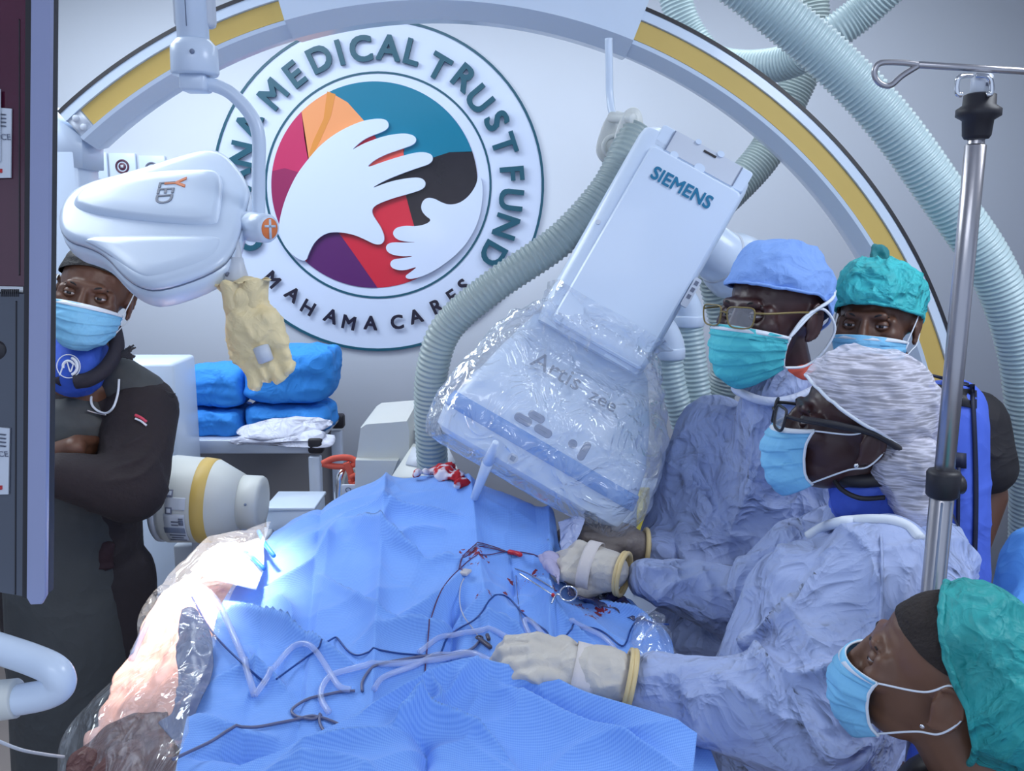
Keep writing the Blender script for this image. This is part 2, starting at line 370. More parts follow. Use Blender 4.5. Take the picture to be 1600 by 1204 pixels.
M_['glove'] = mat('latex_glove', (0.60, 0.55, 0.49), 0.45, bump=[('ridge', 40, 0.3, 0.0025)], sss=0.0, vary=0.06, vscale=20)
M_['glovey'] = mat('yellow_latex', (0.95, 0.76, 0.42), 0.42, bump=[('ridge', 24, 0.45, 0.004)], vary=0.06)
M_['cuff'] = mat('rolled_glove_cuff', (0.72, 0.55, 0.27), 0.4)
M_['gloved'] = mat('brown_glove', (0.20, 0.165, 0.15), 0.45, bump=[('ridge', 40, 0.3, 0.0025)])
M_['apron'] = mat('dark_lead_apron', (0.052, 0.057, 0.062), 0.65, bump=[('noise', 60, 0.3, 0.003), ('ridge', 5, 0.3, 0.012)], vary=0.2)
M_['knit'] = mat('dark_knit_sleeve', (0.022, 0.016, 0.020), 0.85, bump=[('noise', 120, 0.5, 0.003)])
M_['scrub'] = mat('blue_scrubs', (0.03, 0.10, 0.55), 0.75, bump=[('ridge', 9, 0.4, 0.008)])
M_['vest'] = mat('royal_blue_vest', (0.08, 0.16, 0.74), 0.65, bump=[('ridge', 6, 0.35, 0.01)])
M_['navy'] = mat('navy_trim', (0.012, 0.016, 0.05), 0.6)
M_['red'] = mat('red_plastic', (0.55, 0.02, 0.03), 0.35)
M_['eye'] = mat('eye_white', (0.55, 0.50, 0.50), 0.2)
M_['iris'] = mat('iris', (0.012, 0.008, 0.008), 0.1)
M_['coral'] = mat('coral_cloth', (0.70, 0.11, 0.07), 0.75)
M_['lens'] = film('spectacle_lens', haze=0.05, gloss=0.08, rough=0.03, scale=3, st=0.0)
M_['clear'] = film('clear_film', fk=0.13, haze=0.09, gloss=0.03, rough=0.10, scale=9, st=0.8, dist=0.012)
M_['bag'] = film('clear_equipment_cover', tint=(0.80, 0.88, 1.0), haze=0.22, gloss=0.05, rough=0.12, scale=14, st=0.65, dist=0.010)
M_['pvc'] = mat('pvc_tube', (0.62, 0.70, 0.98), 0.15, coat=0.6)
_b = M_['pvc'].node_tree.nodes['Principled BSDF']; _b.inputs['Alpha'].default_value = 0.36
# ================================================================ ROOM
YW = 4.0
def struct(name, me, m): return tag(link(name, me, m), kind='structure')
struct('floor', box((0.2, 1.2, -0.05), (6.4, 5.8, 0.1)), M_['floor'])
struct('wall_back', box((0.2, YW+0.05, 1.5), (6.4, 0.1, 3.0)), M_['wall'])
struct('wall_left', box((-3.05, 1.2, 1.5), (0.1, 5.8, 3.0)), M_['wall'])
struct('wall_right', box((3.45, 1.2, 1.5), (0.1, 5.8, 3.0)), M_['wall'])
struct('ceiling', box((0.2, 1.2, 3.05), (6.4, 5.8, 0.1)), M_['ceil'])
struct('baseboard_back', box((0.2, YW-0.008, 0.05), (6.4, 0.016, 0.1), 0.003), M_['white2'])
# ================================================================ ROUND WALL SIGN
sign = empty('wall_sign', W(592, 548, YW), 'large round white wall sign with medical trust fund lettering and two reaching hands', 'sign')
def LP(x, y): return (330+x/2.149, y/2.149)              # traced on the photo, pinned to the wall plane
def plate(px_pts, y0, y1):
    """px polygon -> slab between the planes Y=y0 (back) and Y=y1 (front)"""
    P = [W(x, y, YW) for x, y in px_pts]; n = len(P)
    tri = tessellate_polygon([[Vector((p.x, p.z, 0)) for p in P]]); vs = [(p.x, y0, p.z) for p in P]+[(p.x, y1, p.z) for p in P]
    fs = [tuple(t) for t in tri]+[tuple(i+n for i in t[::-1]) for t in tri]+[(i, (i+1) % n, (i+1) % n+n, i+n) for i in range(n)]
    bm = bmesh.new(); bm.from_mesh(mesh(vs, fs)); bmesh.ops.recalc_face_normals(bm, faces=bm.faces); return bm_mesh(bm)
def circ(c, r, a0=0, a1=360, n=90):
    return [(c[0]+r*math.sin(math.radians(a)), c[1]-r*math.cos(math.radians(a))) for a in np.linspace(a0, a1, n, endpoint=(a1-a0 < 360))]
def ring_plate(c, r0, r1, y0, y1):
    o = [W(x, y, YW) for x, y in circ(c, r1)]; i = [W(x, y, YW) for x, y in circ(c, r0)]; n = len(o); vs = []; fs = []
    for k in range(n): vs += [(o[k].x, y0, o[k].z), (o[k].x, y1, o[k].z), (i[k].x, y1, i[k].z), (i[k].x, y0, i[k].z)]
    for k in range(n):
        j = (k+1) % n
        for q in range(4): fs.append((k*4+q, j*4+q, j*4+(q+1) % 4, k*4+(q+1) % 4))
    bm = bmesh.new(); bm.from_mesh(mesh(vs, fs)); bmesh.ops.recalc_face_normals(bm, faces=bm.faces); return bm_mesh(bm)
m_sw = mat('sign_white', (0.66, 0.74, 0.94), 0.35, coat=0.2)
m_green = mat('sign_dark_green', (0.01, 0.09, 0.14), 0.35); m_ink = mat('sign_black', (0.014, 0.010, 0.028), 0.35)
SC_ = (591.5, 289)
def sp(name, me, m, lab=None): return link(name, me, m, sign, smooth=False, label=lab)
sp('backing_disc', plate(circ(SC_, 258), YW, YW-0.012), m_sw)
sp('outer_ring', ring_plate(SC_, 254.5, 258.5, YW-0.012, YW-0.017), m_green); sp('inner_ring', ring_plate(SC_, 173.5, 176.8, YW-0.012, YW-0.015), m_green)
pc = LP(550, 620); PR = 345/2.149
def lp(l): return [LP(*p) for p in l]
def ang(x, y): return math.degrees(math.atan2(x-550, 620-y))
def arcpx(p, q, n=40):
    a0, a1 = ang(*p), ang(*q)
    if a1 < a0: a1 += 360
    return [(pc[0]+PR*math.sin(math.radians(a)), pc[1]-PR*math.cos(math.radians(a))) for a in np.linspace(a0, a1, n)]
Yp = YW-0.012
sp('picture_red', plate(circ(pc, PR), Yp, Yp-0.002), mat('sign_red', (0.62, 0.02, 0.045), 0.3))
sp('picture_teal', plate(arcpx((397, 305), (880, 510))+lp([(800, 512), (745, 530), (640, 560), (650, 500), (560, 470), (520, 412), (460, 345)]), Yp-0.002, Yp-0.004), mat('sign_teal', (0.0, 0.18, 0.30), 0.3))
sp('picture_orange', plate(arcpx((305, 375), (397, 305), 10)+lp([(460, 345), (520, 412), (430, 470), (330, 548), (315, 460)]), Yp-0.002, Yp-0.004), mat('sign_orange', (0.86, 0.33, 0.13), 0.3))
sp('picture_orange_band', plate(lp([(392, 309), (420, 318), (405, 390), (370, 470), (334, 540), (332, 515), (345, 475), (380, 400)]), Yp-0.004, Yp-0.005), mat('sign_ochre', (0.72, 0.27, 0.05), 0.3))
sp('picture_crimson', plate(arcpx((207, 575), (305, 375), 20)+lp([(318, 450), (332, 545), (300, 580), (250, 565)]), Yp-0.002, Yp-0.004), mat('sign_crimson', (0.55, 0.03, 0.12), 0.3))
sp('picture_maroon', plate(arcpx((233, 752), (207, 575), 20)+lp([(250, 565), (300, 580), (275, 620), (245, 700)]), Yp-0.002, Yp-0.004), mat('sign_maroon', (0.30, 0.02, 0.10), 0.3))
sp('picture_black', plate(arcpx((880, 508), (860, 775), 24)+lp([(760, 760), (684, 763), (668, 705), (655, 655), (610, 640), (537, 634), (600, 590), (640, 562), (745, 530), (800, 512)]), Yp-0.002, Yp-0.004), mat('sign_picture_black', (0.016, 0.012, 0.018), 0.25, vary=0.5))
sp('picture_purple', plate(arcpx((560, 968), (322, 880), 20)+lp([(335, 845), (355, 810), (390, 782), (430, 780), (480, 850)]), Yp-0.002, Yp-0.004), mat('sign_purple', (0.10, 0.015, 0.13), 0.3))
sp('picture_coral', plate(lp([(527, 563), (560, 530), (600, 508), (645, 500), (650, 532), (590, 550)]), Yp-0.004, Yp-0.0055), mat('sign_coral', (0.75, 0.10, 0.08), 0.3))
big = [(233, 755), (245, 700), (262, 650), (290, 592), (320, 550), (370, 490), (430, 445), (500, 412), (550, 401), (588, 402), (601, 418), (596, 436), (570, 449), (545, 457), (510, 474), (474, 508), (500, 492), (530, 478), (590, 457), (650, 449), (683, 456), (693, 471), (684, 488), (640, 503), (590, 520), (550, 540), (523, 566), (580, 545), (640, 526), (700, 511), (738, 516), (749, 533), (738, 552), (700, 564), (640, 585), (580, 610), (537, 636), (600, 611), (660, 599), (705, 596), (724, 612), (718, 634), (680, 648), (620, 664), (570, 682), (547, 696), (543, 715), (556, 737), (575, 765), (587, 800), (578, 819), (555, 821), (520, 803), (480, 786), (430, 778), (390, 782), (355, 808), (335, 845), (322, 882), (270, 850), (238, 800)]
small = [(896, 590), (892, 620), (868, 658), (835, 683), (800, 688), (775, 680), (750, 666), (725, 664), (709, 680), (707, 705), (722, 725), (742, 738), (725, 752), (690, 760), (655, 757), (622, 764), (611, 784), (625, 803), (655, 811), (697, 812), (655, 814), (602, 812), (587, 830), (600, 851), (640, 860), (688, 858), (645, 866), (612, 869), (602, 886), (614, 902), (650, 908), (698, 892), (672, 912), (653, 925), (662, 936), (695, 932), (745, 912), (803, 872), (840, 838), (870, 800), (900, 740), (914, 660), (910, 600)]
def sm(l): return [tuple(p) for p in smooth_poly(l, 2)]
sp('large_hand', plate(lp(sm(big)), Yp-0.004, Yp-0.022), m_sw); sp('small_hand', plate(lp(sm(small)), Yp-0.004, Yp-0.021), m_sw)
def sign_letter(ch, x, y, h, m, outward=True):
    px, py = LP(x, y); p = W(px, py, YW); c = W(*SC_, YW); up = (p-c) if outward else (c-p); up.y = 0; up.normalize()
    ex = Vector((up.z, 0, -up.x))
    me = text_mesh(ch, h/2.149/FPX*YW*1.45, frame((p.x, YW-0.028, p.z), ex, up), 0.016 if outward else 0.004, bold=0.0045 if outward else 0.0028)
    c0 = get_co(me); mid = (c0.min(0)+c0.max(0))/2 if len(c0) else c0; set_co(me, c0+np.array([p.x-mid[0], 0, p.z-mid[2]]) if len(c0) else c0)
    sp('letter', me, m)
def polar(a, r): return (556+r*math.sin(math.radians(a)), 621-r*math.cos(math.radians(a)))
for ch, a in [('G', -113), ('H', -100), ('A', -88), ('N', -77), ('A', -66), ('M', -48.6), ('E', -36.3), ('D', -24.8), ('I', -15.2), ('C', -6), ('A', 5), ('L', 14.6), ('T', 29), ('R', 39), ('U', 50.4), ('S', 62.2), ('T', 71.5), ('F', 85.2), ('U', 96.5), ('N', 107.8), ('D', 119.5)]:
    x, y = polar(a, 456); sign_letter(ch, x, y, 74, m_green)
for ch, x, y in [('M', 210, 937), ('A', 272, 992), ('H', 330, 1030), ('A', 399, 1062), ('M', 466, 1080), ('A', 537, 1082), ('C', 628, 1078), ('A', 695, 1062), ('R', 760, 1030), ('E', 812, 993), ('S', 850, 958)]:
    sign_letter(ch, x, y, 44, m_ink, False)
# ================================================================ ARCHED LATERAL C-ARM
RC = Vector((-0.2045, 2.4, 0.935)); RR = 1.4985
arch = empty('c_arm_arch', (RC.x+1.3, 2.4, 0.5), 'huge white C-arm arch with yellow inlay curving over the whole scene', 'c-arm')
def arc_prof(prof, a0, a1, n):
    """sweep a closed (radial, depth) profile round the ring axis; angles clockwise from top"""
    vs, fs = [], []; m = len(prof)
    for a in np.linspace(math.radians(a0), math.radians(a1), n):
        for r, y in prof: vs.append((RC.x+r*math.sin(a), y, RC.z+r*math.cos(a)))
    for i in range(n-1):
        for k in range(m): fs.append((i*m+k, i*m+(k+1) % m, (i+1)*m+(k+1) % m, (i+1)*m+k))
    fs += [tuple(range(m)), tuple((n-1)*m+k for k in range(m))[::-1]]
    bm = bmesh.new(); bm.from_mesh(mesh(vs, fs)); bmesh.ops.recalc_face_normals(bm, faces=bm.faces); return bm_mesh(bm)
A0, A1 = -40.4, 112
W1 = RR; Yf = 2.4
body = [(W1-0.009, Yf+0.004), (W1-0.034, Yf), (W1-0.036, Yf+0.010), (W1-0.084, Yf+0.010), (W1-0.086, Yf), (W1-0.096, Yf+0.002), (W1-0.122, Yf+0.040), (W1-0.122, Yf+0.06), (W1-0.108, Yf+0.13), (W1-0.009, Yf+0.13)]
sharp(link('arch_body', arc_prof(body, A0, A1, 150), M_['white'], arch), 30)
sharp(link('outer_rail', arc_prof([(W1-0.010, Yf+0.002), (W1, Yf+0.004), (W1, Yf+0.125), (W1-0.010, Yf+0.125)], A0, A1, 150), M_['black'], arch), 30)
sharp(link('yellow_inlay', arc_prof([(W1-0.0365, Yf+0.006), (W1-0.0835, Yf+0.006), (W1-0.0835, Yf+0.009), (W1-0.0365, Yf+0.009)], A0+1.9, A1, 150), M_['yellow'], arch), 30)
aa0 = math.degrees(math.atan2(W(443, 20, Yf).x-RC.x, W(443, 20, Yf).z-RC.z)); aa1 = math.degrees(math.atan2(W(996, 45, Yf).x-RC.x, W(996, 45, Yf).z-RC.z))
sharp(link('carriage_sleeve', arc_prof([(W1+0.03, Yf-0.02), (W1-0.092, Yf-0.02), (W1-0.128, Yf+0.03), (W1-0.112, Yf+0.15), (W1+0.03, Yf+0.15)], aa0, aa1, 50), M_['white'], arch), 30)
def ringpt(r, a, y): a = math.radians(a); return Vector((RC.x+r*math.sin(a), y, RC.z+r*math.cos(a)))
for r in (W1-0.045, W1-0.074):
    link('end_cap_bolt', cyl(ringpt(r, A0+.95, Yf-0.002), ringpt(r, A0+.95, Yf+0.02), 0.009), M_['white2'], arch)
link('end_plate', arc_prof([(W1-0.036, Yf+0.0035), (W1-0.084, Yf+0.0035), (W1-0.084, Yf+0.012), (W1-0.036, Yf+0.012)], A0+0.1, A0+1.8, 8), M_['white2'], arch)
hp = [W(x, y, 2.42) for x, y in [(60, 160), (92, 182), (146, 226), (148, 300), (148, 420), (60, 420)]]
link('arch_end_housing', join([box(((W(60, 300, 2.42).x+W(127, 300, 2.42).x)/2, 2.475, (W(90, 232, 2.42).z)/2+0.25), (W(127, 300, 2.42).x-W(60, 300, 2.42).x, 0.13, W(90, 232, 2.42).z-0.5), 0.012),
     layered([W(x, y, 2.405) for x, y in [(60, 160), (88, 184), (126, 214), (127, 262), (60, 262)]], (0, 1, 0), [(0.99, 0.006), (1, 0.01), (1, 0.13), (0.98, 0.135)])]), M_['white'], arch)
# ================================================================ STAND COLUMN BEHIND THE MAN, X-RAY SOURCE
xa, xb = W(196, 700, 2.75).x, W(279, 700, 2.75).x; zt = W(240, 566, 2.75).z
st = empty('equipment_column', ((xa+xb)/2, 2.85, 0), 'tall pale rectangular equipment column behind the man in the dark apron', 'column')
zs = W(240, 790, 2.75).z
link('upper_cover', box(((xa+xb)/2-0.02, 2.85, (zt+zs)/2), (xb-xa+0.04, 0.2, zt-zs-0.004), 0.012), M_['white'], st)
link('lower_cover', box(((xa+xb)/2-0.02, 2.85, zs/2), (xb-xa+0.03, 0.19, zs), 0.010), M_['white'], st)
for px, py in [(237, 784), (272, 622)]: link('screw', cyl(W(px, py, 2.745), W(px, py, 2.76), 0.011), M_['steel'], st)
xs = empty('x_ray_source', W(330, 850, 2.3), 'cream cone-shaped x-ray tube housing with a yellow band, left below the shelf', 'x-ray tube')
YX = 2.30; c0 = W(262, 778, YX); c1 = W(412, 785, YX); ax = (c1-c0).normalized(); k = (c1-c0).length/150.0
def hx(px): return (px-262)*k
R0 = 66*k
link('mount_flange', lathe([(hx(254), R0*0.97), (hx(257), R0*1.02), (hx(263), R0*1.02), (hx(265), R0*0.98)], c0, ax, 56), M_['white2'], xs)
link('tube_body', lathe([(hx(265), R0*0.99), (hx(272), R0*1.03), (hx(320), R0*1.0), (hx(340), R0*0.965), (hx(379), R0*0.66)], c0, ax, 56), M_['cream'], xs)
link('yellow_band', lathe([(hx(318), R0*1.0), (hx(319), R0*1.012), (hx(338), R0*0.985), (hx(339), R0*0.96)], c0, ax, 56), M_['yellow'], xs)
link('collimator_nozzle', lathe([(hx(374), R0*0.55), (hx(375), R0*0.635), (hx(407), R0*0.635), (hx(411), R0*0.60), (hx(411.5), R0*0.4)], c0, ax, 56), M_['cream'], xs)
link('nozzle_screw', cyl(W(383, 788, YX-R0*0.64-0.003), W(383, 788, YX-R0*0.6), 0.0035), M_['greyedge'], xs)
def curved_label(name, px0, px1, py0, py1, m, lift=0.002, lab=None, Rf=1.02):
    """label wrapped round the tube body"""
    vs = []; nu, nv = 4, 10; r = R0*Rf+lift; e3 = Vector((0, -1, 0)); up = (Vector((0, 0, 1))-ax*ax.z).normalized(); e3 = (e3-ax*e3.dot(ax)-up*e3.dot(up)).normalized()
    for i in range(nu):
        for j in range(nv):
            px = px0+(px1-px0)*i/(nu-1); py = py0+(py1-py0)*j/(nv-1); s = max(-0.98, min(0.98, (780-py)/66.0)); a = math.asin(s)
            vs.append(c0+ax*hx(px)+(up*math.sin(a)+e3*math.cos(a))*r)
    fs = [(i*nv+j, i*nv+j+1, (i+1)*nv+j+1, (i+1)*nv+j) for i in range(nu-1) for j in range(nv-1)]
    o = link(name, mesh(vs, fs), m, xs, smooth=True, label=lab); s = o.modifiers.new('t', 'SOLIDIFY'); s.thickness = 0.0008; return o
curved_label('type_label', 281, 312, 782, 832, M_['label']); curved_label('warning_label', 283, 313, 758, 776, M_['label'])
for i, (y, a, b) in enumerate([(789, 303, 310), (794, 292, 310), (799, 292, 302), (817, 286, 310), (822, 288, 306), (827, 284, 309)]):
    curved_label('label_print', a, b, y-1.0, y+1.0, M_['greytxt'], 0.0034)
curved_label('label_bar', 280, 311, 803.5, 813, M_['greyedge'], 0.0034)
curved_label('label_code', 303, 310, 791, 799, M_['greytxt'], 0.0034)
for cy, m_ in ((753, M_['greytxt']), (777, M_['greytxt'])):
    curved_label('round_mark', 284, 294, cy-5, cy+5, m_, 0.0034); curved_label('round_mark_centre', 286, 292, cy-3, cy+2.5, M_['label'], 0.0048)
# boxes / board below the tube
bd = empty('equipment_box', W(335, 870, 2.36), 'white box with a dark printed strip under the x-ray tube', 'box')
p = W(270, 852, 2.36); q = W(408, 880, 2.36)
link('box_body', box(((p.x+q.x)/2, 2.44, (p.z+q.z)/2-0.05), (q.x-p.x, 0.16, p.z-q.z+0.1), 0.006), M_['white2'], bd)
link('front_board', box((W(345, 845, 2.35).x+0.02, 2.352, W(345, 850, 2.35).z), (0.20, 0.012, 0.12), 0.004), M_['label'], bd)
link('print', text_mesh('ST-', 0.034, frame(W(380, 845, 2.343), (1, 0, 0), (0, 0, 1)), 0.001, 0.001), M_['greytxt'], bd, smooth=False)
wb = empty('supply_box', W(460, 828, 2.5), 'small plain white box lying under the shelf beside the tube nozzle', 'box')
p = W(414, 797, 2.5); q = W(492, 835, 2.5)
link('box_body', box(((p.x+q.x)/2, 2.58, (p.z+q.z)/2), (q.x-p.x, 0.16, p.z-q.z), 0.008), M_['white'], wb)
link('lid', box(((p.x+q.x)/2, 2.58, p.z+0.004), (q.x-p.x+0.006, 0.166, 0.010), 0.003), M_['white'], wb)
# ================================================================ TROLLEY with packs
YT = 3.0
tr = empty('supply_trolley', (W(400, 760, YT).x, YT+0.2, 0), 'metal framed trolley carrying blue wrapped packs below the sign', 'trolley')
pL = W(272, 690, YT); pR = W(496, 690, YT); zt_ = W(400, 686, YT).z; th = 0.05
link('shelf', box(((pL.x+pR.x)/2-0.1, YT+0.21, zt_-0.012), (pR.x-pL.x+0.2, 0.38, 0.02), 0.004), M_['alu'], tr)
link('front_rail', box(((pL.x+pR.x)/2-0.1, YT+0.012, zt_-th/2-0.002), (pR.x-pL.x+0.18, 0.024, th), 0.006), M_['alu'], tr)
for dy in (0.012, 0.40):
    x = W(485, 700, YT).x+0.012
    link('leg', box((x, YT+dy, zt_/2-0.03), (0.042, 0.034, zt_-0.06), 0.006), M_['alu'], tr)
    link('corner_cap', box((x+0.006, YT+dy, zt_-0.022), (0.052, 0.046, 0.056), 0.010), M_['black'], tr)
    link('leg', box((x-0.62, YT+dy, zt_/2-0.03), (0.042, 0.034, zt_-0.06), 0.006), M_['alu'], tr)
link('back_panel', box(((pL.x+pR.x)/2-0.1, YT+0.41, 0.55), (0.62, 0.01, 1.0), 0.002), mat('dim_grey_panel', (0.26, 0.25, 0.26), 0.6), tr)
link('lower_shelf', box(((pL.x+pR.x)/2-0.1, YT+0.2, 0.35), (0.6, 0.36, 0.02), 0.004), M_['alu'], tr)
def pack(px0, px1, py0, py1, y0, dep, label, seed, mat_=M_['wrap'], tilt=0.0):
    a = W(px0, py1, y0); b = W(px1, py0, y0); sx, sz = (b.x-a.x)/2, (b.z-a.z)/2; c = Vector(((a.x+b.x)/2, y0+dep/2, (a.z+b.z)/2))
    n = 26; vs = []; I = np.linspace(-1, 1, n)
    bm = bmesh.new(); bmesh.ops.create_cube(bm, size=2); bmesh.ops.subdivide_edges(bm, edges=bm.edges[:], cuts=18, use_grid_fill=True)
    me = bm_mesh(bm); co = get_co(me)
    nrm = (np.abs(co)**5).sum(1)**(1/5.0); co = co/nrm[:, None]
    co = co*np.array([sx, dep/2, sz]); co[:, 0] += tilt*co[:, 2]; set_co(me, co)
    cr = [([(-sx, -dep/2, sz*0.1), (0, -dep/2, sz*0.35), (sx, -dep/2, sz*0.25)], 0.010, 0.01), ([(sx*0.2, -dep/2, sz), (sx*0.8, -dep/2, 0), (sx*0.9, -dep/2, -sz)], 0.010, 0.012)]
    wrinkle(me, 0.004, 14, seed, 0.4, cr); me.transform(Matrix.Translation(c))
    o = link('wrapped_pack', me, mat_, None); tag(o, label, 'pack', 'blue sterile packs on the trolley'); return o
pack(281, 372, 642, 686, 3.04, 0.24, 'bottom left blue wrapped pack lying directly on the trolley shelf', 3)
pack(283, 373, 576, 640, 3.05, 0.22, 'upper left blue wrapped pack beside the man in dark apron', 5)
o = pack(378, 512, 636, 681, 3.06, 0.24, 'flat lighter blue wrapped pack under the biggest pack, behind white pouches', 8)
o = pack(377, 514, 546, 634, 3.05, 0.26, 'biggest blue wrapped pack on top, behind the hanging yellow glove', 11, tilt=0.15)
for i, (pts, dz) in enumerate([([(352, 688), (520, 672), (524, 694), (502, 700), (360, 692)], 0), ([(358, 686), (505, 668), (512, 690), (375, 693)], 0.012), ([(366, 672), (430, 655), (522, 656), (518, 672), (430, 690), (372, 686)], 0.03)]):
    P = [W(x, y-i*1.5, 2.99+0.05*((y < 680))) for x, y in pts]
    P = [Vector(p) for p in smooth_poly(P, 2)]; me = layered(P, (0, 0.3, 1), [(0.99, -0.003), (1, 0), (0.9, 0.006), (0.5, 0.010)])
    bm = bmesh.new(); bm.from_mesh(me); bmesh.ops.triangulate(bm, faces=bm.faces); me = bm_mesh(bm); wrinkle(me, 0.004, 18, 30+i)
    o = link('sterile_pouch', me, M_['paper']); tag(o, ['white paper pouch at the bottom of the pouch stack', 'middle white paper pouch of the small stack on trolley', 'topmost white and lilac pouch on the trolley shelf'][i], 'pouch', 'paper pouches in front of the blue packs')
# ================================================================ BEIGE MACHINE behind the hill of drape
mc = empty('patient_monitor_unit', W(620, 790, 2.35), 'cream machine with sloped keypad and round knob behind the blue drape', 'machine')
def slab(pxs, y0, y1, m, name, parent, b=0.985):
    o = link(name, layered([W(x, y, y0) for x, y in pxs], (0, 1, 0), [(b, 0), (1, 0.008), (1, (y1-y0)), (b, (y1-y0)+0.004)]), m, parent); return sharp(o, 40)
slab([(553, 800), (556, 720), (563, 668), (572, 662), (636, 657), (640, 670), (640, 800)], 2.4, 2.7, M_['cream'], 'cabinet', mc)
slab([(553, 800), (555, 718), (622, 719), (606, 760), (600, 800)], 2.375, 2.4, M_['cream'], 'front_bulge', mc)
slab([(640, 672), (700, 672), (700, 700), (640, 700)], 2.5, 2.65, M_['cream'], 'rear_ledge', mc)
kb = [W(x, y, Y) for x, y, Y in [(610, 745, 2.25), (645, 692, 2.4), (700, 694, 2.4), (722, 745, 2.25)]]
nk = (kb[1]-kb[0]).cross(kb[3]-kb[0]).normalized()*1.0
link('sloped_keypad', layered(kb, nk, [(0.97, 0.0), (1, 0.006), (1, 0.05), (0.97, 0.055)] if nk.y > 0 else [(0.97, 0.0), (1, -0.006), (1, -0.05), (0.97, -0.055)]), M_['cream'], mc)
for a, b, c_, d in [((634, 726), (645, 700), (672, 705), (664, 732)), ((682, 706), (700, 700), (712, 724), (690, 732))]:
    P = [W(x, y-1, 2.25+0.15*(745-y)/53-0.004) for x, y in (a, b, c_, d)]; link('keypad_field', layered(P, nk, [(1, -0.003), (1, 0.003)]), M_['label'], mc)
link('round_knob', lathe([(0, 0.026), (0.03, 0.026), (0.031, 0.0245), (0.033, 0.026), (0.05, 0.026), (0.056, 0.02), (0.058, 0.001)], W(677, 696, 2.42), (0, 0, 1), 36), M_['cream'], mc)
hk = empty('rail_hook', W(530, 790, 2.45), 'bent steel tube holding a coral strap beside the cream machine', 'hook')
link('bent_tube', tube([W(529, 800, 2.45), W(530, 765, 2.45), W(533, 742, 2.45), W(546, 730, 2.47), W(560, 735, 2.5)], 0.013, 14), M_['steel2'], hk)
vs = []
P1 = [(503, 727), (520, 715), (540, 711), (556, 716)]; P2 = [(513, 729), (530, 724), (545, 722), (556, 730)]
co_ = empty('coral_strap', W(545, 750, 2.42), 'coral red rolled fabric strap hanging beside the cream machine', 'strap')
link('loop', tube([W(x, y, 2.42) for x, y in [(504, 724), (522, 716), (545, 715), (556, 722), (545, 728), (520, 728), (504, 724)]], 0.009, 8), M_['coral'], co_)
link('rolled_end', join([tube([W(x, y, 2.41) for x, y in [(541, 722), (548, 740), (552, 765)]], 0.010, 8), tube([W(547, 745, 2.40), W(556, 742, 2.40), W(558, 752, 2.40), W(550, 756, 2.40), W(546, 750, 2.4)], 0.006, 8)]), M_['coral'], co_)
sg = empty('small_label_tag', W(547, 780, 2.38), 'small white tag with a dark ring symbol below the coral strap', 'tag')
link('tag_plate', box(W(548, 764, 2.38), (0.05, 0.006, 0.028), 0.002), M_['label'], sg); link('ring_symbol', tube([W(544+4*math.cos(a), 765+3.5*math.sin(a), 2.374) for a in np.linspace(0, 6.28, 9)[:-1]], 0.0012, 6, 4, True), M_['greytxt'], sg)
# ================================================================ WALL PLATES
for i, (x0, x1, y0, y1, lab) in enumerate([(147, 168, 239, 280, 'leftmost square wall plate with round dark emblem, half behind the arch end'), (174, 214, 240, 281, 'middle square wall plate with round purple emblem above the lamp head'), (217, 263, 244, 285, 'rightmost square wall plate, its round emblem half hidden by lamp')]):
    c = W((x0+x1)/2-(8 if i == 0 else 0), (y0+y1)/2, YW); s = 40/FPX*YW
    e = empty('wall_plate', (c.x, YW, c.z-s/2), lab, 'wall plate', 'emblem plates on the wall')
    link('plate', box((c.x, YW-0.009, c.z), (s, 0.018, s), 0.004), M_['white'], e)
    m2 = mat('emblem_purple', (0.10, 0.03, 0.06) if i == 1 else (0.16, 0.17, 0.24), 0.4)
    def Wc(r): return [(c.x+r*math.cos(a), YW-0.0195, c.z+r*math.sin(a)) for a in np.linspace(0, 2*math.pi, 33)[:-1]]
    link('emblem_ring', sweep(Wc(0.026), 0.0045, 8, True), m2, e); link('emblem_centre', cyl((c.x, YW-0.022, c.z), (c.x, YW-0.016, c.z), 0.016), m2, e)
    link('emblem_square', box((c.x, YW-0.0225, c.z), (0.012, 0.002, 0.012)), M_['label'], e)
# ================================================================ EXAM LAMP
lamp = empty('exam_lamp', W(302, 0, 1.55), 'white ceiling exam lamp with curved arm and triangular head, orange and grey lettering', 'lamp')
YL = 1.55; ck = YL/FPX
top = Vector((W(302, 60, YL).x, YL, 2.995)); jt = W(300, 84, YL)
link('ceiling_tube', cyl(top, (top.x, YL, W(300, 62, YL).z), 0.0255*1.0), M_['white'], lamp)
link('tube_fairing', join([box((top.x-0.022, YL+0.012, 2.5), (0.02, 0.03, 2*(2.5-W(300, 42, YL).z)), 0.008), box((top.x+0.024, YL+0.012, 2.5), (0.02, 0.03, 2*(2.5-W(300, 42, YL).z)), 0.008)]), M_['white2'], lamp)
link('tube_seam', box((top.x-0.001, YL-0.0255, 2.4), (0.0012, 0.002, 0.6)), M_['greyedge'], lamp)
zj0, zj1 = W(300, 118, YL).z, W(300, 62, YL).z
link('joint_housing', lathe([(0, 0.036), (0.004, 0.0385), (zj1-zj0-0.012, 0.0375), (zj1-zj0, 0.027), (zj1-zj0+0.001, 0.02)], (top.x, YL, zj0), (0, 0, 1), 44), M_['white'], lamp)
link('joint_screw', cyl(W(300, 80, YL-0.041), W(300, 80, YL-0.03), 0.004), M_['greyedge'], lamp)
link('swivel_block', box((top.x, YL, zj0-0.013), (0.044, 0.044, 0.028), 0.006), M_['white'], lamp)
link('curved_arm', tube([W(300, 131, YL), W(325, 131, YL), W(360, 145, YL), W(392, 180, YL), (W(404, 215, YL)), W(404, 270, YL), W(404, 340, YL)], [0.0112]*1, 16, 14), M_['white'], lamp)
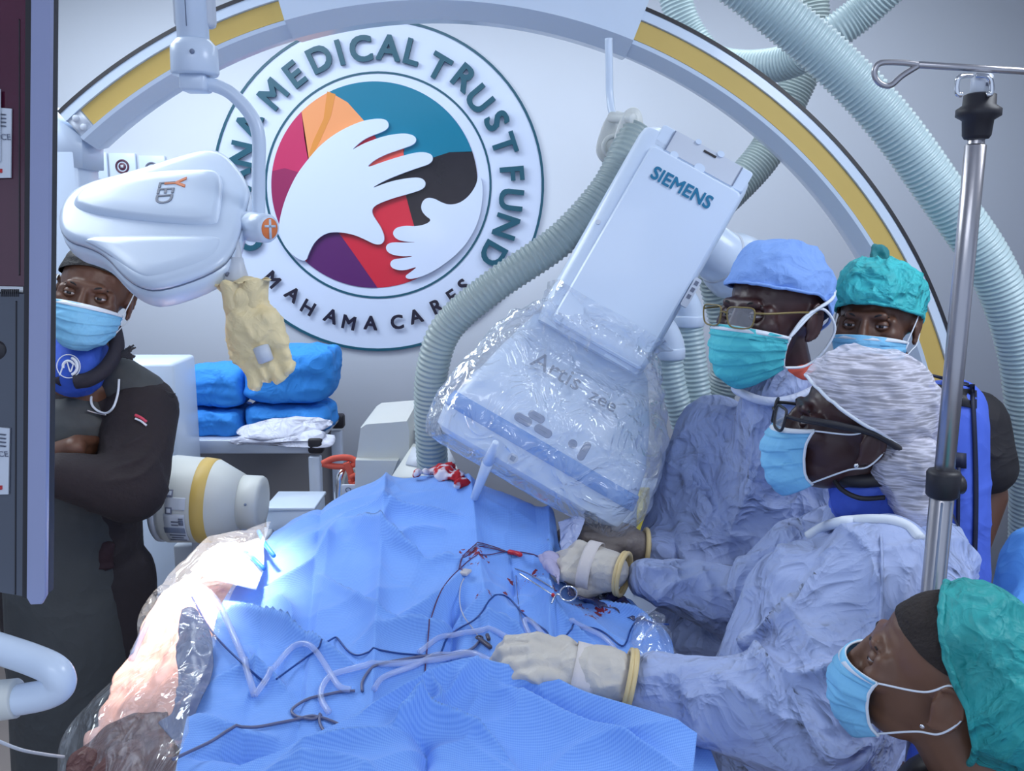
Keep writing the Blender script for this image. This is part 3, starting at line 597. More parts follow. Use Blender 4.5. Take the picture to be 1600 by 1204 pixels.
hub0 = W(372, 352, YL+0.01); hub1 = W(421, 357, YL-0.03); hx_ = (hub1-hub0).normalized(); hl = (hub1-hub0).length
link('pivot_hub', lathe([(-0.02, 0.02), (0, 0.0235), (hl*0.38, 0.025), (hl*0.39, 0.0235), (hl*0.42, 0.0235), (hl*0.43, 0.025), (hl*0.93, 0.024), (hl, 0.021)], hub0, hx_, 40), M_['white'], lamp)
e1 = hx_.orthogonal().normalized()
link('orange_emblem', cyl(hub0+hx_*(hl-0.001), hub0+hx_*(hl+0.0012), 0.0175, n=36, bev=0.0004), M_['orange'], lamp)
link('emblem_cross', join([box((0, 0, 0), (0.005, 0.033, 0.001), M=frame(hub0+hx_*(hl+0.0018), hx_.cross(Vector((0, 0, 1))), (0, 0, 1))), box((0, 0.004, 0), (0.024, 0.004, 0.001), M=frame(hub0+hx_*(hl+0.0018), hx_.cross(Vector((0, 0, 1))), (0, 0, 1)))]), M_['white'], lamp)
# head: planar rounded outline seen from its back
LA, LC, LF = W(92, 345, 1.52), W(330, 240, 1.70), W(235, 450, 1.38)
ln = (LC-LA).cross(LF-LA).normalized(); ln = ln if ln.y < 0 else -ln
def lpl(px, py):
    d = Vector(ray(px, py).tolist()); t = (LA-CAM).dot(ln)/d.dot(ln); return CAM+d*t
ol = [(90, 352), (97, 316), (128, 290), (215, 268), (300, 240), (335, 234), (362, 248), (392, 292), (386, 320), (366, 396), (330, 425), (250, 452), (215, 446), (188, 425), (165, 398), (140, 384), (104, 374)]
O3 = [Vector(p) for p in smooth_poly([lpl(*p) for p in ol], 2)]
link('lamp_head', layered(O3, ln, [(0.80, 0.010), (0.92, 0.009), (0.975, 0.006), (0.995, 0.001), (1.0, -0.004)]), M_['white'], lamp)
link('head_seam', layered(O3, ln, [(0.992, -0.003), (0.993, -0.009)]), M_['greyedge'], lamp)
link('lamp_skirt', layered(O3, ln, [(1.003, -0.008), (1.004, -0.024), (0.985, -0.038), (0.95, -0.046), (0.88, -0.05)]), M_['white'], lamp)
O4 = [Vector(p) for p in smooth_poly([lpl(*p) for p in [(110, 335), (135, 300), (222, 282), (330, 276), (352, 282), (345, 345), (338, 362), (210, 352)]], 3)]
link('raised_panel', layered(O4, ln, [(1.03, 0.006), (1.0, 0.012), (0.95, 0.019), (0.88, 0.021), (0.5, 0.022)]), M_['white'], lamp)
O5 = [Vector(p) for p in smooth_poly([lpl(*p) for p in [(120, 375), (345, 372), (348, 388), (330, 412), (245, 440), (215, 436), (165, 395)]], 3)]
link('lower_panel', layered(O5, ln, [(1.03, 0.006), (1.0, 0.009), (0.93, 0.0115), (0.5, 0.012)]), M_['white'], lamp)
gl_ = lamp_glass = None
link('light_window', layered(O3, ln, [(0.80, -0.0495), (0.80, -0.053), (0.78, -0.054)]), mat('lit_lamp_window', (0.9, 0.9, 0.9), 0.3, emit=((1.0, 0.93, 0.85), 4.0)), lamp)
for s, m_, (px, py), sz in [('Y', M_['orange'], (271, 296), 0.040), ('LED', M_['greytxt'], (257, 310), 0.024)]:
    pc_ = lpl(px, py)+ln*0.0225; d = (lpl(px-3, py+14)-lpl(px+3, py-14)); up_ = (lpl(px+20, py+3)-lpl(px, py))
    if s == 'Y': me = text_mesh('Y', 0.050, frame(lpl(277, 303)+ln*0.0225, d, up_), 0.0012, 0.0008)
    else: me = text_mesh('LED', 0.040, frame(lpl(262, 318)+ln*0.0225, d, up_), 0.0012, 0.0002)
    link('lettering', me, m_, lamp, smooth=False)
for x, y in [(357, 402), (350, 412)]: link('push_button', cyl(lpl(x, y)-ln*0.02, lpl(x+2, y+1)-ln*0.02+ln*0.0, 0.004), M_['greytxt'], lamp)
hb = W(366, 392, 1.50); h0 = W(372, 406, 1.47); h1 = W(369, 436, 1.45)
link('handle_stem', cyl(hb+Vector((0, 0, 0.02)), W(371, 412, 1.47), 0.009), M_['white2'], lamp)
link('handle_cone', lathe([(0, 0.010), (0.012, 0.013), (0.036, 0.0215), (0.040, 0.020)], W(370, 402, 1.465), (-0.05, -0.1, -1), 32), M_['white2'], lamp)
sl = bpy.data.lights.new('lamp_beam', 'SPOT'); sl.energy = 95; sl.color = (1.0, 0.84, 0.72); sl.spot_size = math.radians(40); sl.spot_blend = 0.9; sl.shadow_soft_size = 0.06
so = bpy.data.objects.new('lamp_beam', sl); COL.objects.link(so); so.location = lpl(235, 350)-ln*0.075
so.rotation_euler = (Wz(318, 925, 1.13)-so.location).to_track_quat('-Z', 'Y').to_euler()
# ================================================================ FRONTAL DETECTOR (column + head)
YD = 1.70; O_ = W(870, 650, YD); c30, s30 = math.cos(math.radians(30)), math.sin(math.radians(30))
fw = (O_-CAM).normalized(); exi = Vector((1, 0, 0)); exi = (exi-fw*exi.dot(fw)).normalized(); eyi = exi.cross(fw) * 1.0
eyi = eyi if eyi.z > 0 else -eyi
DX = exi*c30-eyi*s30; DY = exi*s30+eyi*c30; DZ = DX.cross(DY)                     # DZ towards the camera
DM = Matrix(((DX.x, DY.x, DZ.x, O_.x), (DX.y, DY.y, DZ.y, O_.y), (DX.z, DY.z, DZ.z, O_.z), (0, 0, 0, 1)))
u = (O_-CAM).length/FPX*0.985
det = empty('x_ray_detector', M=DM, label='large tilted white x-ray detector head on a lettered column over the patient', cat='x-ray detector')
def dl(name, pts, m, sh=35, lab=None, smooth=True):
    """loft of loops of local points (in px units * u)"""
    n = len(pts[0]); vs = [tuple(DM@Vector((x*u, y*u, z*u))) for loop in pts for x, y, z in loop]; fs = []
    for i in range(len(pts)-1):
        for k in range(n): fs.append((i*n+k, i*n+(k+1) % n, (i+1)*n+(k+1) % n, (i+1)*n+k))
    fs += [tuple(range(n))[::-1], tuple((len(pts)-1)*n+k for k in range(n))]
    bm = bmesh.new(); bm.from_mesh(mesh(vs, fs)); bmesh.ops.recalc_face_normals(bm, faces=bm.faces); return sharp(link(name, bm_mesh(bm), m, det, label=lab), sh)
def rr(x0, x1, y0, y1, r, z, n=6):
    out = []
    for cx, cy, a0 in ((x1-r, y1-r, 0), (x0+r, y1-r, 90), (x0+r, y0+r, 180), (x1-r, y0+r, 270)):
        for k in range(n+1):
            a = math.radians(a0+90*k/n); out.append((cx+r*math.cos(a), cy+r*math.sin(a), z))
    return out
def rz(x0, x1, z0, z1, r, y, n=6): return [(x, y, z) for x, z, _ in [(p[0], p[1], 0) for p in rr(x0, x1, z0, z1, r, 0, n)]]
# column: depth -150..0, rounded vertical edges
dl('column_housing', [rz(-104, 82, -150, -2, 22, 120), rz(-110, 86, -155, 2, 26, 150), rz(-112, 84, -155, 2, 26, 460), rz(-110, 82, -152, 0, 26, 474), rz(-100, 72, -140, -12, 20, 484)], M_['white'])
dl('front_cover', [rr(-84, 78, 128, 448, 8, -2), rr(-84, 78, 128, 448, 8, 7), rr(-81, 75, 131, 445, 7, 10)], M_['white'])
dl('top_recess', [rr(-84, 78, 450, 488, 5, -70), rr(-84, 78, 450, 488, 5, 0), rr(-82, 76, 452, 486, 4, 2)], M_['white'])
dl('recess_panel', [rr(-62, 58, 452, 487, 3, 1), rr(-62, 58, 452, 487, 3, 4)], M_['white2'])
for x in (-63, 57): dl('recess_gap', [rr(x, x+2.2, 453, 486, 0.5, 3), rr(x, x+2.2, 453, 486, 0.5, 5)], M_['greyedge'])
dl('recess_slot', [rr(-8, 14, 478, 481.5, 0.5, 3), rr(-8, 14, 478, 481.5, 0.5, 5.2)], M_['black'])
for x, y, r in [(-45, 451, 7), (0, 452, 9), (-22, 488, 5), (18, 488, 6)]: dl('retaining_screw', [[(x+r*math.cos(a), y+r*0.8*math.sin(a), z) for a in np.linspace(0, 6.283, 17)[:-1]] for z in (0, 6)], M_['white'])
def dtext(s, x, y, size, m, z, name='lettering', bold=0.0008, sx=1.0, tilt=None):
    Mx = DM@Matrix.Translation((x*u, y*u, z*u)); Mx = Mx@(tilt if tilt is not None else Matrix.Identity(4))@Matrix.Diagonal((sx, 1, 1, 1))
    return link(name, text_mesh(s, size*u, Mx, 0.0012, bold), m, det, smooth=False)
dtext('SIEMENS', -9, 409, 29, M_['teal'], 11.5, bold=0.0009, sx=0.98)
for y in (300, 185): dl('side_screw', [[(-97+4*math.cos(a), y+4*math.sin(a), z) for a in np.linspace(0, 6.283, 13)[:-1]] for z in (0, 3)], M_['white2'])
dl('side_label', [rr(80, 92, 250, 300, 3, -6), rr(80, 92, 250, 300, 3, 1.5)], M_['white2'])
for y in (288, 276, 264): dl('label_print', [rr(83, 89, y, y+7, 0.5, 1), rr(83, 89, y, y+7, 0.5, 2.2)], M_['greytxt'])
# head
dl('detector_head', [rz(-150, 160, -200, -8, 26, -113), rz(-163, 173, -215, 5, 30, -104), rz(-167, 178, -220, 12, 30, -72), rz(-160, 174, -215, 14, 30, -44), rz(-150, 165, -205, 14, 30, -2), rz(-146, 161, -200, 8, 28, 6), rz(-136, 140, -190, -22, 26, 60), rz(-118, 100, -170, -48, 24, 128), rz(-106, 84, -150, -60, 22, 140)], M_['white'], 40)
dl('blue_stripe', [rz(-168.5, 179.5, -222, 13.6, 30, -71), rz(-169.5, 180, -222, 14.8, 30, -69), rz(-163.5, 177, -219, 16.2, 30, -47), rz(-162.5, 176, -218, 15.0, 30, -45)], mat('blue_stripe', (0.16, 0.34, 0.72), 0.4), 40)
def btn(x0, x1, y0, y1, r, lab=None):
    z = 14.5; dl('button_rim', [rr(x0-1.8, x1+1.8, y0-1.8, y1+1.8, r+1.8, z-3), rr(x0-1.8, x1+1.8, y0-1.8, y1+1.8, r+1.8, z+0.6)], M_['white'])
    dl('button', [rr(x0, x1, y0, y1, r, z-2), rr(x0, x1, y0, y1, r, z+1.2), rr(x0+1, x1-1, y0+1, y1-1, max(r-1, .5), z+2)], mat('button_grey', (0.22, 0.25, 0.36), 0.5))
    dl('button_mark', [rr((x0+x1)/2-(x1-x0)*.25, (x0+x1)/2+(x1-x0)*.25, (y0+y1)/2-.5, (y0+y1)/2+.5, .3, z+1.5), rr((x0+x1)/2-(x1-x0)*.25, (x0+x1)/2+(x1-x0)*.25, (y0+y1)/2-.5, (y0+y1)/2+.5, .3, z+2.4)], M_['greytxt'])
btn(-41, -13, -23, -10, 6); btn(-58, -28, -38, -24, 6.5); btn(-22, 8, -38, -24, 6.5); btn(36, 50, -32, -18, 6.5); btn(58, 70, -42, -10, 5.8)
dl('round_emblem', [[(-27+r*math.cos(a), -92+r*math.sin(a), z) for a in np.linspace(0, 6.283, 25)[:-1]] for r, z in ((8.5, 6), (8.5, 9.2))], M_['white2']); dl('emblem_mark', [rr(-31, -23, -96, -88, 1, 8), rr(-31, -23, -96, -88, 1, 10)], M_['greyedge'])
tl = Matrix.Rotation(math.radians(-31), 4, 'X')
dtext('Artis', -35, 62, 44, M_['greytxt'], -8, bold=-0.0002, tilt=tl); dtext('zee', 52, 58, 34, M_['greytxt'], -6, bold=0.0, tilt=tl)
# bag over the head
bm = bmesh.new(); R_ = []
secs = [(-128, -172, 182, -225, 14, 36), (-108, -184, 196, -236, 30, 50), (-60, -190, 204, -240, 36, 55), (0, -180, 196, -232, 34, 55), (60, -168, 176, -222, 12, 50), (110, -150, 140, -200, -8, 45), (140, -124, 112, -172, 16, 30), (165, -116, 92, -162, 12, 30), (186, -122, 100, -165, 18, 30)]
loops = []
ys = np.linspace(-128, 186, 60); S = np.array(secs)
for y in ys:
    x0, x1, z0, z1, r = [np.interp(y, S[:, 0], S[:, k]) for k in (1, 2, 3, 4, 5)]; L_ = rz(x0, x1, z0, z1, r, y, 10); P = np.array(L_)
    # subdivide loop
    idx = np.linspace(0, len(P), 140, endpoint=False); Pn = np.vstack([P, P[:1]]); loops.append(np.array([[np.interp(i, range(len(Pn)), Pn[:, k]) for k in range(3)] for i in idx]))
n = 140; vs = np.concatenate(loops); fs = [(i*n+k, i*n+(k+1) % n, (i+1)*n+(k+1) % n, (i+1)*n+k) for i in range(len(ys)-1) for k in range(n)]
fs.append(tuple(range(n))[::-1])
me = mesh(vs*u, fs); co = get_co(me); no = get_no(me)
t_ = np.clip((co[:, 1]/u-20)/110, 0, 1)
d = (0.005+0.010*t_)*creased(co, 9, 5)+(0.0007+0.005*t_)*crumple(co, 26, 8)+(0.0015+.004*t_)*crumple(co*np.array([1, .4, 1]), 16, 3)
set_co(me, co+no*(d+0.002)[:, None]); me.transform(DM)
o = link('equipment_cover', me, M_['bag']); tag(o, 'clear crinkled plastic cover bagged round the tilted detector head', 'plastic cover')
# column's rear arm, elbows and hoses
ra = empty('detector_arm', W(1130, 420, 2.0), 'thick white cylindrical arm joining the lettered column from behind', 'arm')
link('arm_drum', lathe([(0, 0.045), (0.004, 0.058), (0.10, 0.060), (0.13, 0.072), (0.16, 0.078), (0.17, 0.075)], W(1082, 372, 1.99), (0.75, 0.55, -0.42), 44), M_['white'], ra)
link('arm_ring', lathe([(0.098, 0.0615), (0.100, 0.0625), (0.104, 0.0635), (0.106, 0.062)], W(1082, 372, 1.99), (0.75, 0.55, -0.42), 44), M_['white2'], ra)
def elbow_hose(x0, y0, x1, y1, pts, Y, r, lab):
    e = empty('corrugated_hose', W(pts[-1][0], pts[-1][1], Y), lab, 'hose', 'corrugated grey cable hoses')
    link('elbow', join([hoseless([W(x0, y0, Y), W((x0+x1)/2+2, (y0*2+y1)/3, Y), W(x1, (y0+y1*2)/3, Y), W(x1, y1, Y)], r*1.12), lathe([(0, r*1.17), (0.004, r*1.2), (0.022, r*1.2), (0.026, r*1.1)], W(x1, y1-14, Y), Vector((0, 0, -1)), 30)]), M_['white'], e)
    link('hose_tube', hose([W(x, y, Y) for x, y in pts], r), M_['hose'], e)
def hoseless(pts, r): return sweep(spline(pts, 8), r, 24)
elbow_hose(1030, 508, 1046, 556, [(1046, 550), (1050, 590), (1062, 640), (1085, 720)], 1.95, 0.029, 'corrugated hose with white elbow nearest the lettered column')
elbow_hose(1062, 462, 1076, 506, [(1077, 500), (1084, 560), (1092, 620), (1105, 700)], 2.02, 0.030, 'corrugated hose with white elbow behind the blue-capped doctor')
def bare_hose(pts, r, label, m='hose', pitch=0.0115, name='corrugated_hose'):
    P = [W(x, y, Y) for x, y, Y in pts]; o = link(name, hose(P, r, pitch), M_[m]); return tag(o, label, 'hose', 'corrugated grey cable hoses')
bare_hose([(1105, 370, 2.10), (1118, 440, 2.14), (1135, 520, 2.16), (1130, 600, 2.2), (1100, 660, 2.2)], 0.040, 'shadowed corrugated hose under the thick white arm', 'hoseg')
bare_hose([(994, 205, 2.02), (975, 245, 1.99), (945, 300, 1.97), (875, 375, 1.95), (770, 448, 1.95), (700, 510, 1.97), (676, 575, 1.99), (672, 640, 2.02), (676, 730, 2.06)], 0.0375, 'long grey corrugated hose looping down over the sign and past the bag', 'hoseg')
bare_hose([(1135, -40, 2.02), (1200, 10, 2.02), (1300, 95, 2.02), (1390, 190, 2.02), (1470, 300, 2.03), (1545, 410, 2.04), (1588, 520, 2.05), (1607, 640, 2.06), (1612, 800, 2.08), (1606, 950, 2.1)], 0.051, 'thickest corrugated hose sweeping outside the arch to the right edge')
bare_hose([(1046, -40, 3.0), (1062, 20, 3.0), (1082, 60, 3.0), (1115, 95, 2.98), (1170, 105, 2.9), (1235, 95, 2.8), (1290, 60, 2.7), (1345, 20, 2.66), (1400, -30, 2.6)], 0.052, 'corrugated hose curving up behind the thickest hose at top')
bare_hose([(1262, -30, 3.2), (1268, 30, 3.2), (1262, 90, 3.2), (1232, 160, 3.2), (1195, 240, 3.18), (1130, 310, 3.15), (1080, 350, 3.1)], 0.062, 'corrugated hose passing behind the arch to the top of the column', 'hoseg')
br = empty('cable_bracket', W(960, 200, 2.1), 'grey twin-loop cable bracket hanging on a cable beside the column', 'bracket')
link('hanging_cable', tube([W(951, 60, 2.1), W(952, 110, 2.1), W(953, 150, 2.1), W(958, 178, 2.08), W(975, 190, 2.05)], 0.0085, 12), M_['white'], br)
for (x, y), Y, s in [((958, 213), 2.08, 1.0), ((984, 205), 2.0, 0.95)]:
    P = [W(x+a*s, y+b*s, Y) for a, b in [(-27, 15), (-12, -30), (4, -42), (18, -36), (24, -12), (22, 20), (8, 42), (-12, 44), (-24, 32)]]
    P = [Vector(p) for p in smooth_poly(P, 2)]; link('bracket_plate', layered(P, (0, 1, 0), [(0.95, 0), (1, 0.004), (1, 0.014), (0.95, 0.018)]), M_['cream'], br)
    link('bracket_ring', tube([W(x+2+17*s*math.cos(a), y+16+17*s*math.sin(a), Y-0.003) for a in np.linspace(0, 6.283, 13)[:-1]], 0.005, 8, 4, True), M_['cream'], br)
link('cross_pin', cyl(W(955, 183, 2.06), W(990, 186, 1.99), 0.012), M_['cream'], br)
# white panel with yellow stripe seen between detector and doctor
wp = empty('striped_panel', W(1003, 900, 2.25), 'narrow white panel with a vertical yellow stripe behind the gloved hands', 'panel')
link('panel', slab_me := layered([W(x, y, 2.25) for x, y in [(950, 760), (1040, 760), (1010, 1560), (925, 1560)]], (0, 1, 0), [(0.99, 0), (1, 0.005), (1, 0.08), (0.99, 0.085)]), M_['white'], wp)
link('yellow_stripe', layered([W(x, y, 2.244) for x, y in [(996, 762), (1015, 762), (1013, 928), (993, 928)]], (0, 1, 0), [(1, 0), (1, 0.005)]), mat('bright_yellow', (0.75, 0.62, 0.08), 0.5), wp)
# ================================================================ MONITORS at the left edge
mo = empty('monitor_stack', W(45, 900, 1.02), 'two stacked dark equipment screens seen from behind at the left edge', 'monitor')
mt = (-0.03, 0)
def mpt(px, py, Y=None):                       # the stack leans: farther at the top
    return W(px, py, (1.13-0.12*py/940.0) if Y is None else Y)
def mslab(pxs, dep, m, name, off=0.0, lab=None):
    P = [mpt(x, y)-Vector((0, 1, 0))*off for x, y in pxs]; return sharp(link(name, layered(P, (0, 1, 0), [(0.995, 0), (1, 0.002), (1, dep-0.002), (0.995, dep)]), m, mo, label=lab), 40)
m_up = mat('back_painted_red_reflection', (0.075, 0.010, 0.030), 0.12, coat=0.6, vary=0.6, vscale=5); m_lo = mat('slate_back', (0.070, 0.080, 0.11), 0.3, coat=0.3, vary=0.2, vscale=4)  # upper back: a red reflection is painted into its base colour
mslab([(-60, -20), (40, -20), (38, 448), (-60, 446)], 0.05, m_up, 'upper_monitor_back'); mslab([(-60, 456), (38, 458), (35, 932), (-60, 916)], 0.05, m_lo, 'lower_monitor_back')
mslab([(38, -20), (52, -20), (47, 938), (34, 934)], 0.02, M_['black'], 'dark_edge'); mb = []
P0 = [mpt(67.5-0.008*y*0.45, y) for y in np.linspace(-20, 928, 12)]
mslab([(53, -20), (83, -20), (74, 930), (68, 941), (52, 942), (46, 932)], 0.008, mat('lavender_bumper', (0.30, 0.33, 0.52), 0.4, vary=0.05), 'bumper_strip', 0.006)
mslab([(44, -20), (82, -20), (74, 928), (40, 932)], 0.012, M_['black'], 'dark_edge', -0.003)
mslab([(30, 30), (31.5, 30), (31.5, 430), (30, 430)], 0.002, M_['black'], 'panel_groove', 0.001); mslab([(25, 470), (26.5, 470), (25, 928), (23.5, 928)], 0.002, M_['black'], 'panel_groove', 0.001)
for i in range(9): mslab([(2+i*3.2, 451.5), (3.6+i*3.2, 451.5), (3.6+i*3.2, 463), (2+i*3.2, 463)], 0.002, M_['black'], 'vent_slot', 0.001)
for y0, y1 in ((170, 278), (668, 771)):
    mslab([(-30, y0-4), (17 if y0 > 600 else 20, y0), (15 if y0 > 600 else 19, y1), (-30, y1+1)], 0.002, M_['label'], 'rating_label', 0.003)
    k_ = 705 if y0 > 600 else 212
    mo_m = mpt(8 if y0 > 600 else 12, k_+3)-Vector((0, 0.0045, 0)); link('label_print', text_mesh('CE', 0.010, frame(mo_m, (1, 0, 0), (0, -0.12, 1)), 0.0006), M_['greytxt'], mo, smooth=False)
    for j in range(4): mslab([(1, y0+8+j*6), (12, y0+9+j*6), (12, y0+10.5+j*6), (1, y0+9.5+j*6)], 0.0006, M_['greytxt'], 'label_print', 0.0035)
    mslab([(1, y1-14), (6, y1-14), (6, y1-8), (1, y1-8)], 0.0006, M_['red'], 'label_print', 0.0035)
mslab([(-10, 140), (4.5, 140), (4.5, 252), (-10, 252)], 0.004, M_['white2'], 'white_cover_strip', 0.008)
link('round_port', cyl(mpt(-6, 548)-Vector((0, 0.002, 0)), mpt(-6, 548)+Vector((0, 0.01, 0)), 0.0125), M_['black'], mo)
# ================================================================ WHITE HANDLE bottom left
gh = empty('white_grab_handle', W(-10, 1085, 0.95), 'white bent tubular grab handle at the bottom left corner', 'handle')
link('bent_tube', tube([W(-90, 985, 0.98), W(-20, 1007, 0.97), W(50, 1030, 0.96), W(86, 1048, 0.95), W(93, 1070, 0.95), W(72, 1084, 0.95), W(20, 1094, 0.95), W(-60, 1104, 0.95)], 0.0175, 22), M_['white'], gh)
link('end_collar', cyl(W(-70, 1102, 0.95), W(28, 1090, 0.95), 0.0245, 0.0222), M_['cream'], gh)
o = link('thin_white_cable', tube([W(-20, 1150, 1.05), W(30, 1170, 1.08), W(70, 1178, 1.12), W(100, 1182, 1.15)], 0.0022, 8), M_['white2']); tag(o, 'thin white cable at the bottom left, passing below the grab handle', 'cable')
# ================================================================ DRIP STAND
YP = 1.14
iv = empty('drip_stand', (W(1480, 600, YP).x, YP, 0), 'steel drip stand with a hooked crossbar and black clamp at right', 'drip stand')
px_ = W(1527, 200, YP).x; xq = W(1460, 900, YP).x
def pole(py): return Vector((px_+(xq-px_)*(py-200)/700.0, YP, W(1500, py, YP).z))
zb = pole(1200); fl = pole(200)+(pole(900)-pole(200))*((pole(200).z-0.04)/(pole(200).z-pole(900).z))
link('upper_pole', cyl(pole(140), pole(480), 0.0098, 0.0105), M_['steel'], iv); link('middle_pole', cyl(pole(225), pole(760), 0.0125), M_['steel'], iv); link('lower_pole', cyl(pole(750), fl, 0.0152), M_['steel'], iv)
for d_ in (-0.006, 0.006): link('pole_groove', cyl(pole(780)+Vector((d_, -0.0135, 0)), fl+Vector((d_, -0.0135, 0.02)), 0.0016), M_['greyedge'], iv)
link('neck_knob', lathe([(0, 0.014), (0.004, 0.0165), (0.022, 0.018), (0.027, 0.026), (0.035, 0.026), (0.040, 0.019), (0.052, 0.0185), (0.054, 0.014)], pole(217), (0, 0, 1), 24), M_['black'], iv)
link('height_clamp', lathe([(0, 0.018), (0.003, 0.0205), (0.032, 0.0215), (0.036, 0.0195), (0.038, 0.014)], pole(776), (0, 0, 1), 24), M_['black'], iv)
link('clamp_knob', lathe([(0, 0.006), (0.01, 0.006), (0.012, 0.013), (0.026, 0.013), (0.028, 0.010)], pole(758), (1, 0.2, 0), 20), M_['black'], iv)
link('top_sleeve', cyl(pole(148), pole(116), 0.0125), M_['white2'], iv); link('sleeve_print', box(pole(134)+Vector((0.003, -0.0125, 0)), (0.008, 0.002, 0.004)), M_['greytxt'], iv)
link('crossbar', join([cyl(W(1432, 101, YP), W(1680, 116, YP), 0.0042), tube([W(1436, 101, YP), W(1410, 98, YP), W(1378, 98, YP), W(1367, 108, YP), W(1368, 122, YP), W(1378, 132, YP), W(1392, 133, YP), W(1410, 118, YP), W(1434, 103, YP)], 0.0036, 10)]), M_['steel'], iv)
for s in (-1, 1): link('hook', tube([W(1522+s*4, 118, YP-.01), W(1522+s*22, 120, YP-.02), W(1522+s*27, 132, YP-.02), W(1522+s*26, 146, YP-.02), W(1522+s*19, 148, YP-.02)], 0.0032, 8), M_['steel2'], iv)
bs = Vector((fl.x, fl.y, 0.05))
for k in range(5):
    a = 2*math.pi*k/5+0.3; e = bs+Vector((math.cos(a)*0.28, math.sin(a)*0.28, -0.005)); link('base_leg', cyl(bs, e, 0.014, 0.010), M_['steel'], iv); link('castor', cyl(e+Vector((0, -0.01, -0.022)), e+Vector((0, 0.01, -0.022)), 0.023), M_['black'], iv)

# yellow glove pulled over the lamp handle
pr = [prim_cap(W(382, 466, 1.455), W(384, 470, 1.452), .034, .036), prim_cap(W(386, 462, 1.45), W(382, 478, 1.45), .034, .030), prim_cap(W(385, 492, 1.45), W(406, 512, 1.45), .036, .040), prim_cap(W(385, 505, 1.45), W(392, 540, 1.45), .036, .032), prim_cap(W(415, 500, 1.44), W(432, 530, 1.44), .026, .020),
      prim_cap(W(395, 540, 1.45), W(402, 560, 1.45), .030, .024)]
for (x0, y0), (x1, y1), r0, r1 in [((384, 550), (400, 594), .013, .010), ((400, 555), (414, 588), .011, .007), ((412, 548), (434, 585), .016, .011), ((430, 535), (450, 574), .014, .009), ((432, 525), (447, 555), .012, .009)]:
    pr.append(prim_cap(W(x0, y0, 1.445), W(x1, y1, 1.435), r0, r1))
me = fuse(pr, .0035, 4); co = get_co(me); no = get_no(me); set_co(me, co+no*(.006*creased(co, 17, 5)+.002*creased(co, 40, 6))[:, None])
yg = link('hanging_glove', me, M_['glovey']); tag(yg, 'crumpled yellow latex glove pulled over the lamp handle', 'glove')
cm = lathe([(0, .046), (.001, .048), (.018, .041), (.040, .037), (.055, .030)], W(379, 438, 1.458), (.10, -.03, -1), 48, close=False); co = get_co(cm); no = get_no(cm); set_co(cm, co+no*(.006*creased(co, 14, 8)+.005*np.sin(co[:, 0]*150))[:, None])
q_ = link('open_cuff', cm, M_['glovey'], yg); q2 = q_.modifiers.new('t', 'SOLIDIFY'); q2.thickness = .0015
link('grey_grip', lathe([(0, .010), (.002, .0135), (.026, .0125), (.028, .009)], W(407, 540, 1.425), (.35, -.1, -1), 24), M_['white2'], lamp)
# ================================================================ DRAPES
def coons(left, right, bottom, top, nu, nv):
    """grid from four XY edge polylines (bottom/top run left->right, left/right run bottom->top)"""
    def samp(pl, n):
        P = np.array([list(p)[:2] for p in pl], float)
        if len(P) > 2: P = np.array(spline([list(p)+[0] for p in P], 12))[:, :2]
        d = np.r_[0, np.cumsum(np.linalg.norm(np.diff(P, axis=0), axis=1))]; s = np.linspace(0, d[-1], n)
        return np.array([np.interp(s, d, P[:, k]) for k in range(2)]).T
    L, R, B, T = samp(left, nv), samp(right, nv), samp(bottom, nu), samp(top, nu)
    u = np.linspace(0, 1, nu)[:, None, None]; v = np.linspace(0, 1, nv)[None, :, None]
    G = (1-v)*B[:, None]+v*T[:, None]+(1-u)*L[None]+u*R[None]-((1-u)*(1-v)*B[0]+u*(1-v)*B[-1]+(1-u)*v*T[0]+u*v*T[-1])
    return G
def tps(pts):
    P = np.array([list(p) for p in pts]); n = len(P); X = P[:, :2]
    def k(r2): return r2*np.log(r2+1e-9)
    A = np.zeros((n+3, n+3)); A[:n, :n] = k(((X[:, None]-X[None])**2).sum(-1))+np.eye(n)*2e-3; A[:n, n] = 1; A[:n, n+1:] = X; A[n, :n] = 1; A[n+1:, :n] = X.T
    wv = np.linalg.solve(A, np.r_[P[:, 2], 0, 0, 0])
    def f(Q):
        Q = np.asarray(Q); out = np.zeros(len(Q))
        for i in range(0, len(Q), 4000): q = Q[i:i+4000]; out[i:i+4000] = k(((q[:, None]-X[None])**2).sum(-1))@wv[:n]+wv[n]+q@wv[n+1:]
        return out
    return f
def on_base(px, py, f):
    z = 1.15
    for _ in range(12): p = Wz(px, py, z); z = 0.5*z+0.5*float(f([[p.x, p.y]])[0])
    return Wz(px, py, z)
def folds(G, Z, f, fl):
    P = G.reshape(-1, 2)
    for pts, a, wd, asym in fl:
        pl = [on_base(x, y, f) for x, y in pts]; pl = [(p.x, p.y) for p in pl]
        if len(pl) > 2: pl = [tuple(q[:2]) for q in spline([list(p)+[0] for p in pl], 6)]
        d, t, s = seg_dist(P, pl)
        w_ = np.where(s > 0, wd*asym, wd) if asym else wd
        Z += (3.0*a*np.exp(-(d/(w_*.9))**1.1)*np.sin(np.pi*np.clip(t, 0.02, 0.98))**0.6).reshape(Z.shape)
    return Z
def grid_mesh(G, Z, nu, nv):
    vs = np.concatenate([G.reshape(-1, 2), Z.reshape(-1, 1)], 1)
    fs = [(i*nv+j, (i+1)*nv+j, (i+1)*nv+j+1, i*nv+j+1) for i in range(nu-1) for j in range(nv-1)]
    return mesh(vs, fs)
def solid(o, t=0.0012):
    s = o.modifiers.new('thickness', 'SOLIDIFY'); s.thickness = t; s.offset = -1; return o
